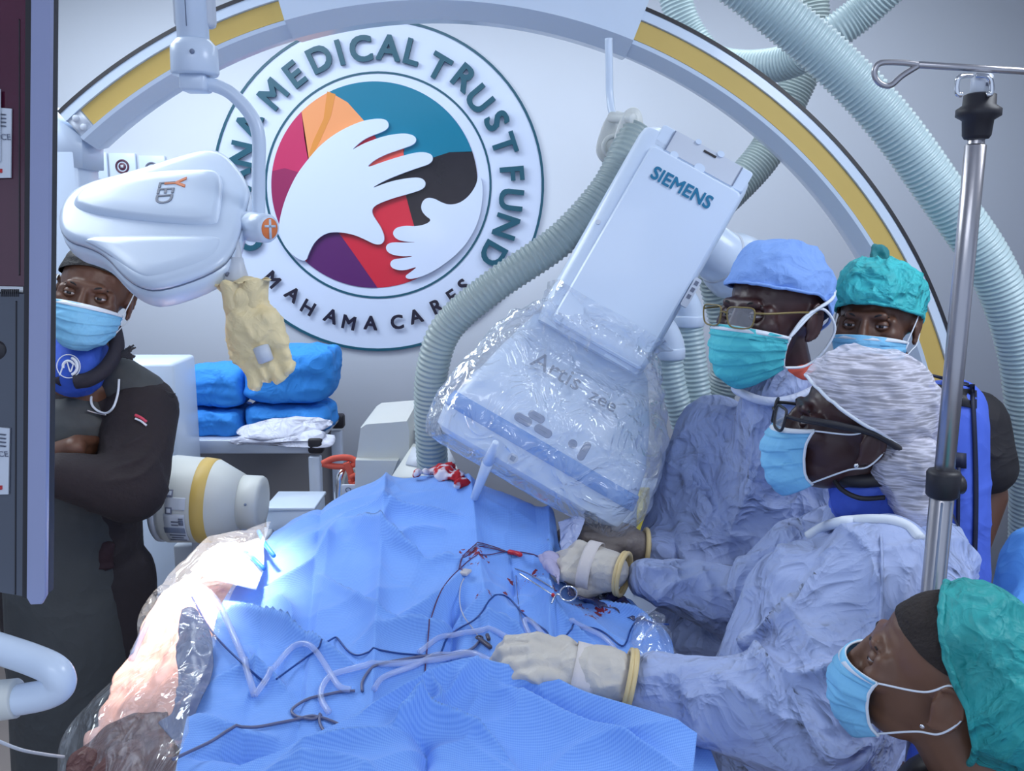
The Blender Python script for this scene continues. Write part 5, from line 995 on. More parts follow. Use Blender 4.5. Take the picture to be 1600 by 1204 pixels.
def lid(c, r, a0, a1, s=1):
    vs = []; n1, n2 = 14, 10
    for i in range(n1):
        th = math.pi*(0.08+0.84*i/(n1-1))
        for j in range(n2):
            ph = a0+(a1-a0)*j/(n2-1); vs.append((c[0]+r*math.cos(th)*1.08, c[1]-r*math.sin(th)*math.cos(ph), c[2]+r*math.sin(th)*math.sin(ph)))
    return mesh(vs, [(i*n2+j, i*n2+j+1, (i+1)*n2+j+1, (i+1)*n2+j) for i in range(n1-1) for j in range(n2-1)])
def add_face(par, H, skin, gaze=(0, 0)):
    for sx in (-1, 1):
        c = (sx*.032, -.0765, .004); sph = mesh(*[list(q) for q in prim_ell(c, (.0122,)*3)]); sph.transform(H); link('eye', sph, M_['eye'], par)
        g = Vector((gaze[0], -1, gaze[1])).normalized(); me = lathe([(.0108, .0052), (.0123, .0050), (.0128, .001)], c, g, 20); me.transform(H); link('iris', me, M_['iris'], par)
        for a, b in ((.20, 1.9), (-1.9, -.26)):
            me = lid(c, .0136, a, b); me.transform(H); o = link('eyelid', me, skin, par); q = o.modifiers.new('t', 'SOLIDIFY'); q.thickness = .0012
        me = sweep(spline([(sx*(.016), -.0895, .022), (sx*.030, -.0905, .0275), (sx*.046, -.079, .023)], 6), [.0015]+[.0024]*10+[.0012]*2, 8); me.transform(H); link('eyebrow', me, M_['hair'], par)
def mask_prof(v):
    return np.interp(v, [0, .12, .3, .55, .8, .93, 1], [-.120, -.128, -.134, -.129, -.117, -.103, -.085])
MA = [76, -.016]
def mask_pt(u, v, z0=-.004, z1=-.120, wide=1.0):
    th = u*math.radians(MA[0]); zt = z0+MA[1]*u*u; zb = z1+.040*abs(u)**1.6; z = zt+(zb-zt)*v
    wx = (.079-.014*v)*wide; x = math.sin(th)*wx; c = math.cos(th); y = mask_prof(v)*(c**.9 if c > 0 else 0)-.012*(1-c)*(1)
    return (x, y, z)
def add_mask(par, H, m, trim, seed=0, z0=-.004, z1=-.120, wide=1.0, loops='ear', pleat=.0034, ang=76, side=-.016):
    MA[0], MA[1] = ang, side
    nu, nv = 60, 60; vs = []
    for i in range(nu):
        for j in range(nv):
            u, v = -1+2*i/(nu-1), j/(nv-1); p = np.array(mask_pt(u, v, z0, z1, wide)); n = np.array([math.sin(u*1.3), -math.cos(u*1.3), 0])
            s = (v*4.2+.35) % 1.0; saw = (s**2.2)*(1 if .14 < v < .9 else 0)*(1-.25*abs(u)); vs.append(p+n*pleat*saw)
    me = mesh(vs, [(i*nv+j, i*nv+j+1, (i+1)*nv+j+1, (i+1)*nv+j) for i in range(nu-1) for j in range(nv-1)])
    wrinkle(me, .0022, 16, 70+seed, .5, aniso=(.6, 1, 1.3)); me.transform(H); mk_ = link('face_mask', me, m, par); q = mk_.modifiers.new('t', 'SOLIDIFY'); q.thickness = .0014; q.offset = 1
    top = [mask_pt(u, 0.0, z0+.001, z1, wide*1.01) for u in np.linspace(-1, 1, 25)]; t2 = [mask_pt(u, 0.07, z0, z1, wide*1.015) for u in np.linspace(-1, 1, 25)]
    vs = []; 
    for a, b in zip(top, t2): vs += [a, (b[0]*1.01, b[1]*1.02-.001, b[2])]
    me = mesh(vs, [(2*i, 2*i+1, 2*i+3, 2*i+2) for i in range(24)]); me.transform(H); o = link('mask_top_band', me, trim, mk_); q = o.modifiers.new('t', 'SOLIDIFY'); q.thickness = .0022; q.offset = 0
    for s in (-1, 1):
        e = [np.array(mask_pt(s, v, z0, z1, wide))*np.array([1.03, 1, 1]) for v in np.linspace(0, 1, 12)]
        me = sweep(e, .0022, 8); me.transform(H); link('mask_side_binding', me, trim, mk_)
        a, b = mask_pt(s, 0.02, z0, z1, wide), mask_pt(s, 0.98, z0, z1, wide)
        if loops == 'ear':
            me = tube([a, (s*.084, -.012, .008), (s*.085, .016, .030), (s*.083, .036, .012)], .0014, 8); me2 = tube([b, (s*.078, -.008, -.052), (s*.083, .018, -.040), (s*.084, .036, -.012), (s*.083, .036, .012)], .0014, 8)
        else:
            me = sweep(spline([a, (s*.083, -.008, .006), (s*.092, .045, .035), (s*.060, .098, .050)], 8), .0032, 8); me2 = sweep(spline([a, (s*.088, .022, .020), (s*.099, .055, -.012), (s*.088, .046, -.055), (s*.070, .02, -.085), b], 8), .0026, 8)
        for q in (me, me2): q.transform(H); link('mask_strap', q, M_['maskwhite'], mk_)
    return mk_
def cap_mesh(H, rf, rs, rb, infl=1.0, puff=0.0, seed=0, amp=.003, freq=20, shift=(0, 0, 0), back=0.0, flat=1.0):
    """cap: rim heights front / side / back"""
    nu, nv = 120, 46; C = np.array([0, .014, .030]); R = np.array([.0815, .1015, .0925*flat])*infl; vs = []
    for i in range(nu):
        ph = 2*math.pi*i/nu; f = -math.cos(ph)  # f=1 -> front?  ph=0 at +y(back)
        cz = math.cos(ph); zr = (rb if cz > 0 else rf)*abs(cz)**1.3+rs*(1-abs(cz)**1.3)
        tm = math.acos(max(-.95, min(.98, (zr-C[2])/R[2])))
        for j in range(nv):
            t = (j+.5)/nv*tm; k = 1+puff*math.sin(math.pi*min(1, (j/nv)*1.02))**.8+back*max(0, cz)*math.sin(math.pi*j/nv)
            vs.append(C+np.array(shift)*math.sin(math.pi*j/nv*.5)+np.array([math.sin(ph)*math.sin(t), math.cos(ph)*math.sin(t), math.cos(t)])*R*k)
    fs = [(i*nv+j, i*nv+j+1, ((i+1) % nu)*nv+j+1, ((i+1) % nu)*nv+j) for i in range(nu) for j in range(nv-1)]; fs.append(tuple(i*nv for i in range(nu))[::-1])
    bm = bmesh.new(); bm.from_mesh(mesh(vs, fs)); bmesh.ops.recalc_face_normals(bm, faces=bm.faces); me = bm_mesh(bm)
    rim = [Vector(vs[i*nv+nv-1]) for i in range(nu)]
    wrinkle(me, amp, freq, seed, .5); me.transform(H); return me, [H@p for p in rim]
def add_cap(par, H, m, name='surgical_cap', rimr=.0025, rimm=None, **k):
    me, rim = cap_mesh(H, **k); o = link(name, me, m, par)
    if rimr: r = np.array([list(p) for p in rim]); r = r+.0016*np.stack([vnoise(r*90, 3), vnoise(r*90, 4), vnoise(r*90, 5)], 1); link('gathered_rim', sweep(r[::2], rimr, 8, True), rimm or m, o)
    return o
def add_glasses(par, H, m, w_=.026, h_=.018, r=.0016, temple=True, y=-.128):
    ob = None; g = []
    for s in (-1, 1):
        pts = [(s*.0345+w_*q[0], y+.012*abs(s*.0345+w_*q[0])/.06, .002+h_*q[1]) for q in [(-.85, .9), (0, 1), (.85, .95), (1, .3), (.8, -.75), (0, -1), (-.75, -.8), (-1, .2)]]
        g.append(tube(pts, r, 8, 5, True)); P = [Vector(q) for q in spline(pts, 5, True)]
        me = layered(P, (0, 1, 0), [(.98, -.0004), (.98, .0004)]); me.transform(H); lens = me
        if ob is None: frames = []
        frames.append(lens)
        if temple: g.append(tube([(s*.060, y+.013, .012), (s*.074, -.09, .012), (s*.0835, -.02, .014), (s*.083, .022, .012)], r*1.25, 8))
    g.append(tube([(-.009, y+.001, .008), (0, y-.002, .011), (.009, y+.001, .008)], r, 8, 5))
    me = join(g); me.transform(H); fr = link('spectacles', me, m, par)
    for l in frames: link('lens', l, M_['lens'], fr, smooth=False)
    return fr
def torso_prims(neck, sl, sr, hip, deep=.10, waist=.9, hem=None, k=1.0, flare=1.0):
    neck, sl, sr, hip = [np.array(q, float) for q in (neck, sl, sr, hip)]; ex = (sl-sr)/2; L = np.linalg.norm(ex); e = ex/L; fwd = np.cross(e, [0, 0, 1.]); fwd /= np.linalg.norm(fwd)+1e-9
    mid = (sl+sr)/2; S = []
    def sec(c, a, b): S.append((c, e*a, fwd*b))
    sec(neck+(mid-neck)*.1, L*.35*k, deep*.5*k); sec(mid*.6+neck*.4, L*.62*k, deep*.75*k); sec(mid+(hip-mid)*.06, L*1.0*k, deep*.95*k); sec(mid+(hip-mid)*.30, L*.98*k, deep*1.15*k); sec(mid+(hip-mid)*.65, L*waist*k, deep*1.1*k); sec(hip, L*waist*1.02*k*flare, deep*1.15*k*flare)
    if hem is not None: sec(np.array([hip[0], hip[1], hem]), L*waist*1.15*k*flare, deep*1.35*k*flare)
    return [prim_loft(S)]
def hand_prims(wr, tip, back, curls=(.5,)*4, thumb=.3, side=1, s=1.0, spread=.0, fat=1.0):
    wr = Vector(wr); X = (Vector(tip)-wr).normalized(); Z = Vector(back); Z = (Z-X*Z.dot(X)).normalized(); Y = Z.cross(X)*side
    def T(x, y, z): return tuple(wr+(X*x+Y*y+Z*z)*s)
    P = []; ys = (.030, .010, -.010, -.028); kx = (.086, .090, .086, .078); ln_ = ((.042, .026, .021), (.046, .029, .022), (.043, .027, .021), (.033, .021, .019))
    for i in range(4):
        P.append(prim_cap(T(.005, ys[i]*.62, 0), T(kx[i], ys[i], 0), .0165*fat*s, .0115*fat*s)); a = curls[i]*.55; x, z = kx[i], 0.0; y = ys[i]; r0 = (.0102, .0104, .0100, .0088)[i]*fat
        for j, l in enumerate(ln_[i]):
            a2 = a; x2 = x+l*math.cos(a2); z2 = z-l*math.sin(a2); y2 = y+spread*(ys[i]/.03)*l
            P.append(prim_cap(T(x, y, z), T(x2, y2, z2), r0*s*(1-.08*j), r0*s*(1-.08*(j+1)))); x, y, z = x2, y2, z2; a += curls[i]*(1.0 if j == 0 else .8)
    P.append(prim_cap(T(.035, .0, -.004), T(.06, 0, -.004), .022*fat*s, .020*fat*s))
    b = [T(.018, .022, -.008), T(.048, .046, -.014), T(.078, .050-.02*thumb, -.022-.02*thumb), T(.100, .048-.045*thumb, -.028-.03*thumb)]
    P += chain(b, [.016*fat*s, .0125*fat*s, .0108*fat*s, .0090*fat*s]); return P
def make_body(par, H, s, skin, neck, sl, sr, hip, arms, legs=True, deep=.095, hands=(), vox=.0042, ground=0.0):
    P = tp(head_prims(), H); nb = Vector(neck); P += [prim_cap(H@Vector((0, .022, -.055)), nb, .053*s, .058*s), prim_cap(nb, nb+Vector((0, 0, -.05)), .058, .075)]
    P += torso_prims(neck, sl, sr, hip, deep, k=.86)
    for a in arms: P += chain(a, [.048, .040, .027][:len(a)])
    for h in hands: P += h
    if legs:
        e = (Vector(sl)-Vector(sr)).normalized()*.095
        for q in (-1, 1):
            hp_ = Vector(hip)+e*q; kn = Vector((hp_.x+.01, hp_.y, ground+.50)); an = Vector((hp_.x+.01, hp_.y+.02, ground+.09)); f = e.cross(Vector((0, 0, 1))).normalized()
            P += chain([hp_, kn, an], [.085, .058, .042]); P.append(prim_cap(an+Vector((0, 0, -.045)), an-f*.0+f*.13*(-1 if False else 1)+Vector((0, 0, -.052)), .040, .032))
    me = fuse(P, vox, 2, .5); sockets(me, H.inverted(), s); return link('body', me, skin, par)
def gown(par, prims, m, name='surgical_gown', vox=.006, it=9, amp=.009, freq=8, seed=0, fine=.4, creases=(), aniso=(1, 1, 1)):
    me = fuse(prims, vox, it, .5); cl_ = []
    if creases:
        BT = BVHTree.FromPolygons([q.co for q in me.vertices], [tuple(q.vertices) for q in me.polygons])
        for pts, a, wd in creases:
            P = []
            for x, y in spline([(x, y, 0) for x, y in pts], 4) if False else [tuple(q[:2]) for q in spline([(x, y, 0) for x, y in pts], 4)]:
                h = BT.ray_cast(CAM, Vector(ray(x, y).tolist()).normalized())
                if h[0] is not None and (not P or (h[0]-P[-1]).length < .09): P.append(h[0])
            if len(P) > 1: cl_.append((P, a, wd))
    co = get_co(me); no = get_no(me); Q = co*np.array(aniso); ms = np.clip(.75+.9*vnoise(co*4, seed+3), .25, 1.3)
    d = ms*(amp*creased(Q, freq, seed)+amp*fine*creased(Q, freq*2.2, seed+4, 4))
    for P, a, wd in cl_: dist, t, _ = seg_dist(co, P); d = d+a*np.exp(-dist/wd)*np.sin(np.pi*np.clip(t, .03, .97))**.5
    set_co(me, co+no*d[:, None]); return link(name, me, m, par)
def CR(pts, a, wd): return ([p[:2] for p in pts], a, wd)
# ---------------------------------------------------------------- doctor in the blue cap
def doctor():
    H = HM(1206, 494, 1.62, -57, 2, 0, .97); nk = W(1232, 625, 1.67); f = Vector((-.72, -.69, 0)); r = Vector((-.69, .72, 0))
    p = empty('person', (nk.x, nk.y, 0), 'person in a grey-blue gown, blue cap, gold-rimmed spectacles and teal mask', 'person')
    sr = W(1118, 678, 1.80); sl = W(1345, 690, 1.64); hip = nk+Vector((.03, .07, -.62)); hip.z = .93
    aR = [sr, W(1050, 835, 1.80), W(1022, 868, 1.70)]; aL = [sl, W(1330, 930, 1.66), W(1230, 930, 1.66)]
    make_body(p, H, .97, M_['skinA'], nk, sl, sr, hip, [aR, aL])
    add_face(p, H, M_['skinA'], (.15, 0)); add_mask(p, H, M_['tealmask'], M_['maskwhite'], 1, z0=-.014, z1=-.128, wide=1.04, loops='tie')
    add_cap(p, H, M_['capblue'], rf=.062, rs=.045, rb=-.035, infl=1.10, puff=.05, seed=4, amp=.0032, freq=17, flat=1.13, rimr=.003)
    m_g = mat('olive_gold_frame', (.22, .16, .05), .35); add_glasses(p, H, m_g, .027, .0185, .0015)
    P = torso_prims(nk+Vector((0, 0, -.02)), sl, sr, hip, .12, .92, hem=.45, k=1.03, flare=1.05)
    P += chain(aR, [.082, .066, .044])+chain(aL, [.085, .07, .05])+[prim_cap(H@Vector((0, .030, -.142)), nk+Vector((.01, .01, -.06)), .066, .12), prim_cap(W(1115, 820, 1.74), W(1100, 1060, 1.66), .09, .10)]
    cr = [CR([(1225, 640, 1.5), (1180, 760, 1.5), (1130, 860, 1.5)], .018, .012), CR([(1060, 700, 1.7), (1110, 800, 1.6), (1180, 850, 1.55)], .016, .012), CR([(1180, 640, 1.5), (1185, 700, 1.5), (1165, 790, 1.5)], .014, .008), CR([(1100, 620, 1.65), (1060, 700, 1.72), (1035, 800, 1.75)], .012, .012), CR([(1060, 850, 1.6), (1120, 940, 1.55), (1130, 1040, 1.5)], .018, .014), CR([(1100, 880, 1.58), (1040, 960, 1.6), (1050, 1060, 1.6)], .014, .014)]
    g = gown(p, P, M_['gown'], amp=.020, freq=4.6, seed=11, fine=.28, creases=cr)
    # collar band and pleated neck fastening
    c = H@Vector((0, .028, -.122)); e1, e2 = f*.074, r*.074
    link('neck_band', sweep([c+e1*math.cos(a)*1.05+e2*math.sin(a)+Vector((0, 0, .012*math.cos(a)*-1+.004*math.sin(3*a)-.012)) for a in np.linspace(0, 6.283, 41)[:-1]], .008, 10, True), mat('white_neck_band', (.62, .68, .86), .7, bump=[('ridge', 40, .4, .003)]), g)
    sc = fuse(tp([prim_ell((.005, .050, -.105), (.062, .055, .034))], H), .005, 3); wrinkle(sc, .003, 30, 6); link('orange_neckcloth', sc, M_['coral'], p)
    Mx = frame(W(1113, 672, 1.605), (1, -.2, -.05), (0, .3, 1)); 
    # brown gloved hand reaching to the wound
    hp_ = hand_prims(W(985, 842, 1.66), W(905, 822, 1.68), (0, -.3, 1), (.9, .8, .8, .9), .8, 1, 1.0, fat=1.12)
    gl = link('glove', fuse(hp_+[prim_cap(W(985, 850, 1.66), W(993, 853, 1.665), .030, .033)], .003, 3), M_['gloved'], p, label='brown rubber glove')
    link('rolled_cuff', sweep([W(1008, 856, 1.668)+Vector((.004*math.sin(a), .036*math.cos(a), .036*math.sin(a))) for a in np.linspace(0, 6.283, 25)[:-1]], .005, 8, True), M_['cuff'], gl)
doctor()
# ---------------------------------------------------------------- person at the back with the turquoise bouffant cap
def back_person():
    H = HM(1368, 506, 1.95, -36, 0, 0, 1.0); nk = W(1402, 612, 2.0)
    p = empty('person', (nk.x, nk.y, 0), 'person in turquoise bouffant cap and royal blue vest over black shirt, standing furthest back', 'person')
    sr = W(1290, 665, 2.06); sl = W(1520, 662, 1.98); hip = Vector((nk.x+.02, 2.04, .92)); aL = [sl, W(1545, 775, 1.95), W(1508, 905, 1.90)]; aR = [sr, W(1270, 830, 2.05), W(1290, 950, 1.98)]
    hd = hand_prims(W(1508, 905, 1.90), W(1490, 960, 1.87), (1, -.3, 0), (.4,)*4, .2)
    make_body(p, H, 1.0, M_['skinB'], nk, sl, sr, hip, [aR, aL], hands=[hd]); add_face(p, H, M_['skinB'], (.1, 0)); add_mask(p, H, M_['bluemask'], M_['maskwhite'], 2, z0=-.014)
    c = add_cap(p, H, mat('turquoise_cap', (.05, .52, .55), .65, bump=[('ridge', 16, .8, .008), ('ridge', 45, .4, .003)], vary=.35, vscale=16), name='bouffant_cap', rf=.052, rs=.022, rb=-.04, infl=1.10, puff=.13, seed=7, amp=.005, freq=22, flat=1.08, rimr=.0045)
    me = fuse(tp([prim_ell((-.01, .03, .150), (.022, .02, .020)), prim_cap((-.01, .02, .13), (-.02, .03, .165), .018, .006)], H), .003, 2); wrinkle(me, .003, 40, 3); link('gathered_knot', me, mat('dark_teal_cloth', (.03, .22, .24), .7), c)
    P = torso_prims(nk+Vector((0, 0, -.03)), sl, sr, hip, .12, .92, hem=.80)+chain([sl, W(1541, 728, 1.955)], [.078, .068])+chain([aR[0], aR[1]], [.08, .07])+[prim_cap(nk+Vector((0, 0, .01)), nk+Vector((0, 0, -.08)), .070, .11)]
    gown(p, P, mat('black_shirt', (.016, .014, .018), .75, bump=[('ridge', 9, .4, .008)]), 'shirt', amp=.004, freq=8, seed=21, it=6)
    V_ = torso_prims(nk+Vector((0, 0, -.05)), sl+Vector((-.045, 0, 0)), sr+Vector((.045, 0, 0)), hip, .165, 1.02, hem=.62, k=1.06)+[prim_cap(nk+Vector((.05, -.02, -.02)), W(1488, 640, 1.93), .05, .072), prim_cap(W(1488, 660, 1.92), W(1478, 900, 1.90), .075, .09)]
    v = gown(p, V_, M_['vest'], 'lead_vest', amp=.004, freq=6, seed=23, it=8)
    tb_ = [W(1440, 600, 1.83), W(1535, 616, 1.83), W(1533, 640, 1.815), W(1440, 626, 1.815)]
    BT = BVHTree.FromPolygons([v.matrix_world@q.co if False else wm(v)@q.co for q in v.data.vertices], [tuple(q.vertices) for q in v.data.polygons])
    def onv(px, py, l=.003):
        d = Vector(ray(px, py).tolist()).normalized(); h = BT.ray_cast(CAM, d); return (h[0]-d*l) if h[0] is not None else W(px, py, 1.85)
    def strip(pp, hw, name, m_, l=.004):
        vs = []; 
        for (x, y), (ox, oy) in pp: vs += [onv(x-ox*hw, y-oy*hw, l), onv(x+ox*hw, y+oy*hw, l)]
        o = link(name, mesh(vs, [(2*i, 2*i+1, 2*i+3, 2*i+2) for i in range(len(pp)-1)]), m_, v); q = o.modifiers.new('t', 'SOLIDIFY'); q.thickness = .002; q.offset = 0; return o
    strip([((x, 611+(x-1445)*.16), (0, 1)) for x in np.linspace(1436, 1526, 14)], 14, 'name_band', M_['black'])
    pts = np.linspace(0, 1, 2); 
    for ch, x, y in (('O', 1459, 621), ('N', 1471, 623), ('L', 1482, 625), ('Y', 1495, 629)):
        q = onv(x, y, .008); link('lettering', text_mesh(ch, .033, frame(q, (1, 0, -.15), (.15, .2, 1)), .001, .0006), M_['maskwhite'], v, smooth=False)
    strip([((1444+70*t, 583+18*t), (.2, 1)) for t in np.linspace(0, 1, 10)], 2.5, 'edge_binding', M_['navy']); strip([((1519+6*math.sin(t*3), 600+330*t), (1, 0)) for t in np.linspace(0, 1, 26)], 3.5, 'edge_binding', M_['navy'])
    strip([((1440+70*t, 712+8*t), (0, 1)) for t in np.linspace(0, 1, 8)], 12, 'waist_strap', M_['navy']); strip([((1498-2*t, 730+150*t), (1, 0)) for t in np.linspace(0, 1, 12)], 3, 'edge_binding', M_['navy'])
    link('collar', sweep([nk+Vector((.075*math.cos(a), .075*math.sin(a), .006*math.sin(a))) for a in np.linspace(0, 6.283, 33)[:-1]], .014, 10, True), M_['black'], p)
back_person()
o = link('black_cable', tube([W(1478, 780, 1.3), W(1500, 830, 1.45), W(1512, 870, 1.5), W(1500, 888, 1.5), W(1490, 893, 1.5)], .0016, 8), M_['black']); tag(o, 'thin black cable dangling from the drip stand clamp', 'cable')
# ---------------------------------------------------------------- woman with the white hairnet
def nurse():
    H = HM(1330, 670, 1.38, -100, 9, 0, .95); nk = W(1388, 800, 1.42)
    p = empty('person', (nk.x, nk.y, 0), 'person in profile with white hairnet, dark spectacles and grey-blue gown, gloved hands out', 'person')
    sl = W(1375, 890, 1.27); sr = W(1300, 862, 1.55); hip = Vector((nk.x-.05, 1.40, .90))
    wR, wL = W(1012, 903, 1.52), W(1028, 1080, 1.19); aR = [sr, W(1190, 955, 1.52), wR]; aL = [sl, W(1262, 1125, 1.17), wL]
    make_body(p, H, .95, M_['skinA'], nk, sl, sr, hip, [aR, aL]); add_face(p, H, M_['skinA']); add_mask(p, H, M_['bluemask'], M_['maskwhite'], 5, z0=-.016, z1=-.132, wide=1.0, ang=60, side=.016)
    add_glasses(p, H, M_['black'], .024, .019, .0024)
    hr = add_cap(p, H, M_['hair'], name='hair', rf=.070, rs=.030, rb=-.06, infl=1.06, puff=.02, seed=9, amp=.002, freq=40, rimr=0)
    m_net = mat('white_hairnet', (.80, .78, .90), .7); nt = m_net.node_tree; b = nt.nodes['Principled BSDF']; N = nt.nodes.new
    tc = N('ShaderNodeTexCoord'); mp = N('ShaderNodeMapping'); mp.inputs['Rotation'].default_value = (.2, .5, .3); mp.inputs['Scale'].default_value = (26, 26, 240); nz = N('ShaderNodeTexNoise'); nz.noise_type = 'RIDGED_MULTIFRACTAL'; nz.inputs['Scale'].default_value = 1.0; nz.inputs['Detail'].default_value = 5
    nt.links.new(tc.outputs['Object'], mp.inputs[0]); nt.links.new(mp.outputs[0], nz.inputs['Vector']); mr = N('ShaderNodeMapRange'); mr.inputs['From Min'].default_value = .4; mr.inputs['From Max'].default_value = 1.6; nz.inputs['Offset'].default_value = 1.0; nz.inputs['Gain'].default_value = 1.2; mr.inputs['To Min'].default_value = .38; mr.inputs['To Max'].default_value = .82; nt.links.new(nz.outputs['Fac'], mr.inputs[0]); nt.links.new(mr.outputs[0], b.inputs['Alpha'])
    net = add_cap(p, H, m_net, name='hairnet', rf=.074, rs=.020, rb=-.05, infl=1.12, puff=.05, back=.02, seed=12, amp=.0025, freq=24, flat=1.06, rimr=.0028, rimm=M_['maskwhite'])
    bun = [prim_cap(W(1404, 690, 1.34), W(1418, 730, 1.32), .034, .044), prim_cap(W(1418, 730, 1.32), W(1428, 772, 1.31), .044, .026)]
    me = fuse(bun, .005, 4); link('hair_bun', me, M_['hair'], p)
    bun = [prim_cap(W(1400, 688, 1.34), W(1418, 728, 1.32), .036, .052), prim_cap(W(1418, 728, 1.32), W(1430, 785, 1.31), .052, .034)]
    me = fuse(bun, .005, 4); wrinkle(me, .004, 24, 14); link('hairnet_sack', me, m_net, net)
    link('temple_band', sweep(spline([H@Vector(q) for q in [(.070, -.095, .014), (.083, -.04, .018), (.088, .02, .014), (.080, .075, -.010)]], 8), .0052, 10), M_['black'], p)
    link('earring', cyl(H@Vector((.087, .000, -.040)), H@Vector((.090, .000, -.040)), .0035), M_['steel2'], p)
    P = torso_prims(nk+Vector((0, 0, -.03)), sl, sr, hip, .135, .92, hem=.42, k=1.04, flare=1.05)
    P += chain(aR, [.092, .078, .043])+chain(aL, [.092, .094, .046])+[prim_cap(nk+Vector((-.02, 0, -.02)), nk+Vector((-.01, 0, -.09)), .095, .15), prim_cap(W(1300, 980, 1.32), W(1240, 1130, 1.30), .15, .15), prim_cap(W(1250, 870, 1.50), W(1205, 930, 1.48), .075, .085)]
    cr = [CR([(1452, 800, 1.3), (1300, 860, 1.2), (1245, 900, 1.15)], .014, .014), CR([(1290, 880, 1.1), (1240, 960, 1.08), (1170, 1000, 1.1)], .030, .010), CR([(1370, 890, 1.1), (1372, 960, 1.08), (1360, 1020, 1.08), (1310, 1050, 1.06)], .022, .010), CR([(1360, 1020, 1.06), (1250, 1060, 1.05), (1175, 1045, 1.08)], .028, .012), CR([(1240, 940, 1.08), (1290, 1040, 1.06)], .014, .010),
          CR([(1165, 985, 1.1), (1200, 1060, 1.08), (1220, 1120, 1.06)], .028, .012), CR([(1175, 1000, 1.12), (1160, 1080, 1.1), (1130, 1130, 1.1)], .020, .010), CR([(1000, 1062, 1.16), (1060, 1055, 1.12), (1110, 1040, 1.12)], .012, .010), CR([(1060, 1040, 1.12), (1080, 1110, 1.1), (1100, 1180, 1.1)], .014, .010), CR([(1110, 1050, 1.1), (1180, 1100, 1.06), (1240, 1130, 1.06)], .018, .012),
          CR([(985, 880, 1.5), (1060, 890, 1.45), (1140, 870, 1.45)], .012, .012), CR([(1020, 960, 1.46), (1040, 920, 1.45), (1090, 900, 1.44)], .014, .009), CR([(1090, 880, 1.44), (1110, 920, 1.43), (1120, 1000, 1.45)], .012, .010), CR([(1160, 870, 1.43), (1150, 930, 1.42), (1140, 1000, 1.45)], .016, .012), CR([(1210, 870, 1.4), (1250, 830, 1.4), (1300, 810, 1.38)], .016, .012), CR([(1440, 850, 1.25), (1400, 960, 1.15), (1410, 1040, 1.15)], .012, .010), CR([(1240, 820, 1.42), (1200, 900, 1.4)], .014, .01)]
    g = gown(p, P, M_['gown'], amp=.023, freq=4.4, seed=31, fine=.28, creases=cr)
    BT = BVHTree.FromPolygons([wm(g)@q.co for q in g.data.vertices], [tuple(q.vertices) for q in g.data.polygons]); nb_ = []
    for x, y in [(1262, 838), (1285, 824), (1310, 816), (1335, 813), (1365, 812), (1395, 814), (1420, 824), (1438, 842)]:
        h = BT.ray_cast(CAM, Vector(ray(x, y).tolist()).normalized())
        if h[0] is not None and (not nb_ or (h[0]-nb_[-1]).length < .3): nb_.append(h[0])
    link('neck_band', sweep(spline(nb_, 6), .0085, 10), M_['maskwhite'], g)
    sm_ = []
    for x, y in [(1375, 808), (1378, 860), (1378, 920), (1374, 990)]:
        h = BT.ray_cast(CAM, Vector(ray(x, y).tolist()).normalized())
        if h[0] is not None: sm_.append(h[0])
    if len(sm_) > 2: link('shoulder_seam', sweep(spline(sm_, 8), .0022, 8), M_['gown'], g)
    cl = fuse([prim_cap(W(1352, 765, 1.38), W(1358, 790, 1.40), .056, .064)], .006, 3); wrinkle(cl, .002, 20, 3); q = link('thyroid_collar', cl, M_['vest'], p)
    link('collar_binding', sweep([W(1356, 733, 1.38)+Vector((.056*math.cos(a), .056*math.sin(a), .010*math.cos(a))) for a in np.linspace(0, 6.283, 33)[:-1]], .011, 10, True), M_['black'], q)
    link('collar_binding', tube([W(1300, 745, 1.35), W(1316, 765, 1.33), W(1345, 778, 1.315), W(1382, 777, 1.315)], .004, 8), M_['black'], q)
    # upper gloved hand
    def glove(wr, tip, bk, curls, thumb, side, cuffr, fat, label, tape, cuff_len, sc=1.0):
        wr, tip = Vector(wr), Vector(tip); X = (tip-wr).normalized(); hp_ = hand_prims(wr, tip, bk, curls, thumb, side, sc, fat=fat)
        cf = wr-X*cuff_len; me = fuse(hp_+[prim_cap(wr+X*.02, cf+X*cuffr*.75, .030*fat*sc, cuffr)], .0028, 3); wrinkle(me, .0016, 26, 5, .5); gl = link('glove', me, M_['glove'], p, label=label)
        Y_ = X.orthogonal().normalized(); Z_ = X.cross(Y_)
        for t, rr_ in ((0, .0042), (.006, .0036)): link('rolled_cuff', sweep([cf+X*t+(Y_*math.cos(a)+Z_*math.sin(a))*(cuffr+.002) for a in np.linspace(0, 6.283, 33)[:-1]], rr_, 8, True), M_['cuff'], gl)
        Zb = Vector(bk); Zb = (Zb-X*Zb.dot(X)).normalized(); Yb = Zb.cross(X); t0, t1, a_, b_ = tape
        vs = []; 
        for t in np.linspace(t0, t1, 5):
            for a in np.linspace(0, 6.283, 41)[:-1]: vs.append(wr+X*t+Yb*a_*math.cos(a)+Zb*b_*math.sin(a))
        o = link('white_tape_band', mesh(vs, [(i*40+k, i*40+(k+1) % 40, (i+1)*40+(k+1) % 40, (i+1)*40+k) for i in range(4) for k in range(40)]), mat('tape_cream', (.70, .64, .62), .6, bump=[('noise', 120, .3, .002)]), gl); q = o.modifiers.new('t', 'SOLIDIFY'); q.thickness = .0012
    glove(W(960, 893, 1.525), W(895, 876, 1.56), (0, -.75, .66), (1.1, 1.15, 1.2, 1.25), .9, 1, .036, 1.22, 'pale latex glove with rolled yellow cuff and blood specks', (.034, .058, .047, .033), .018)
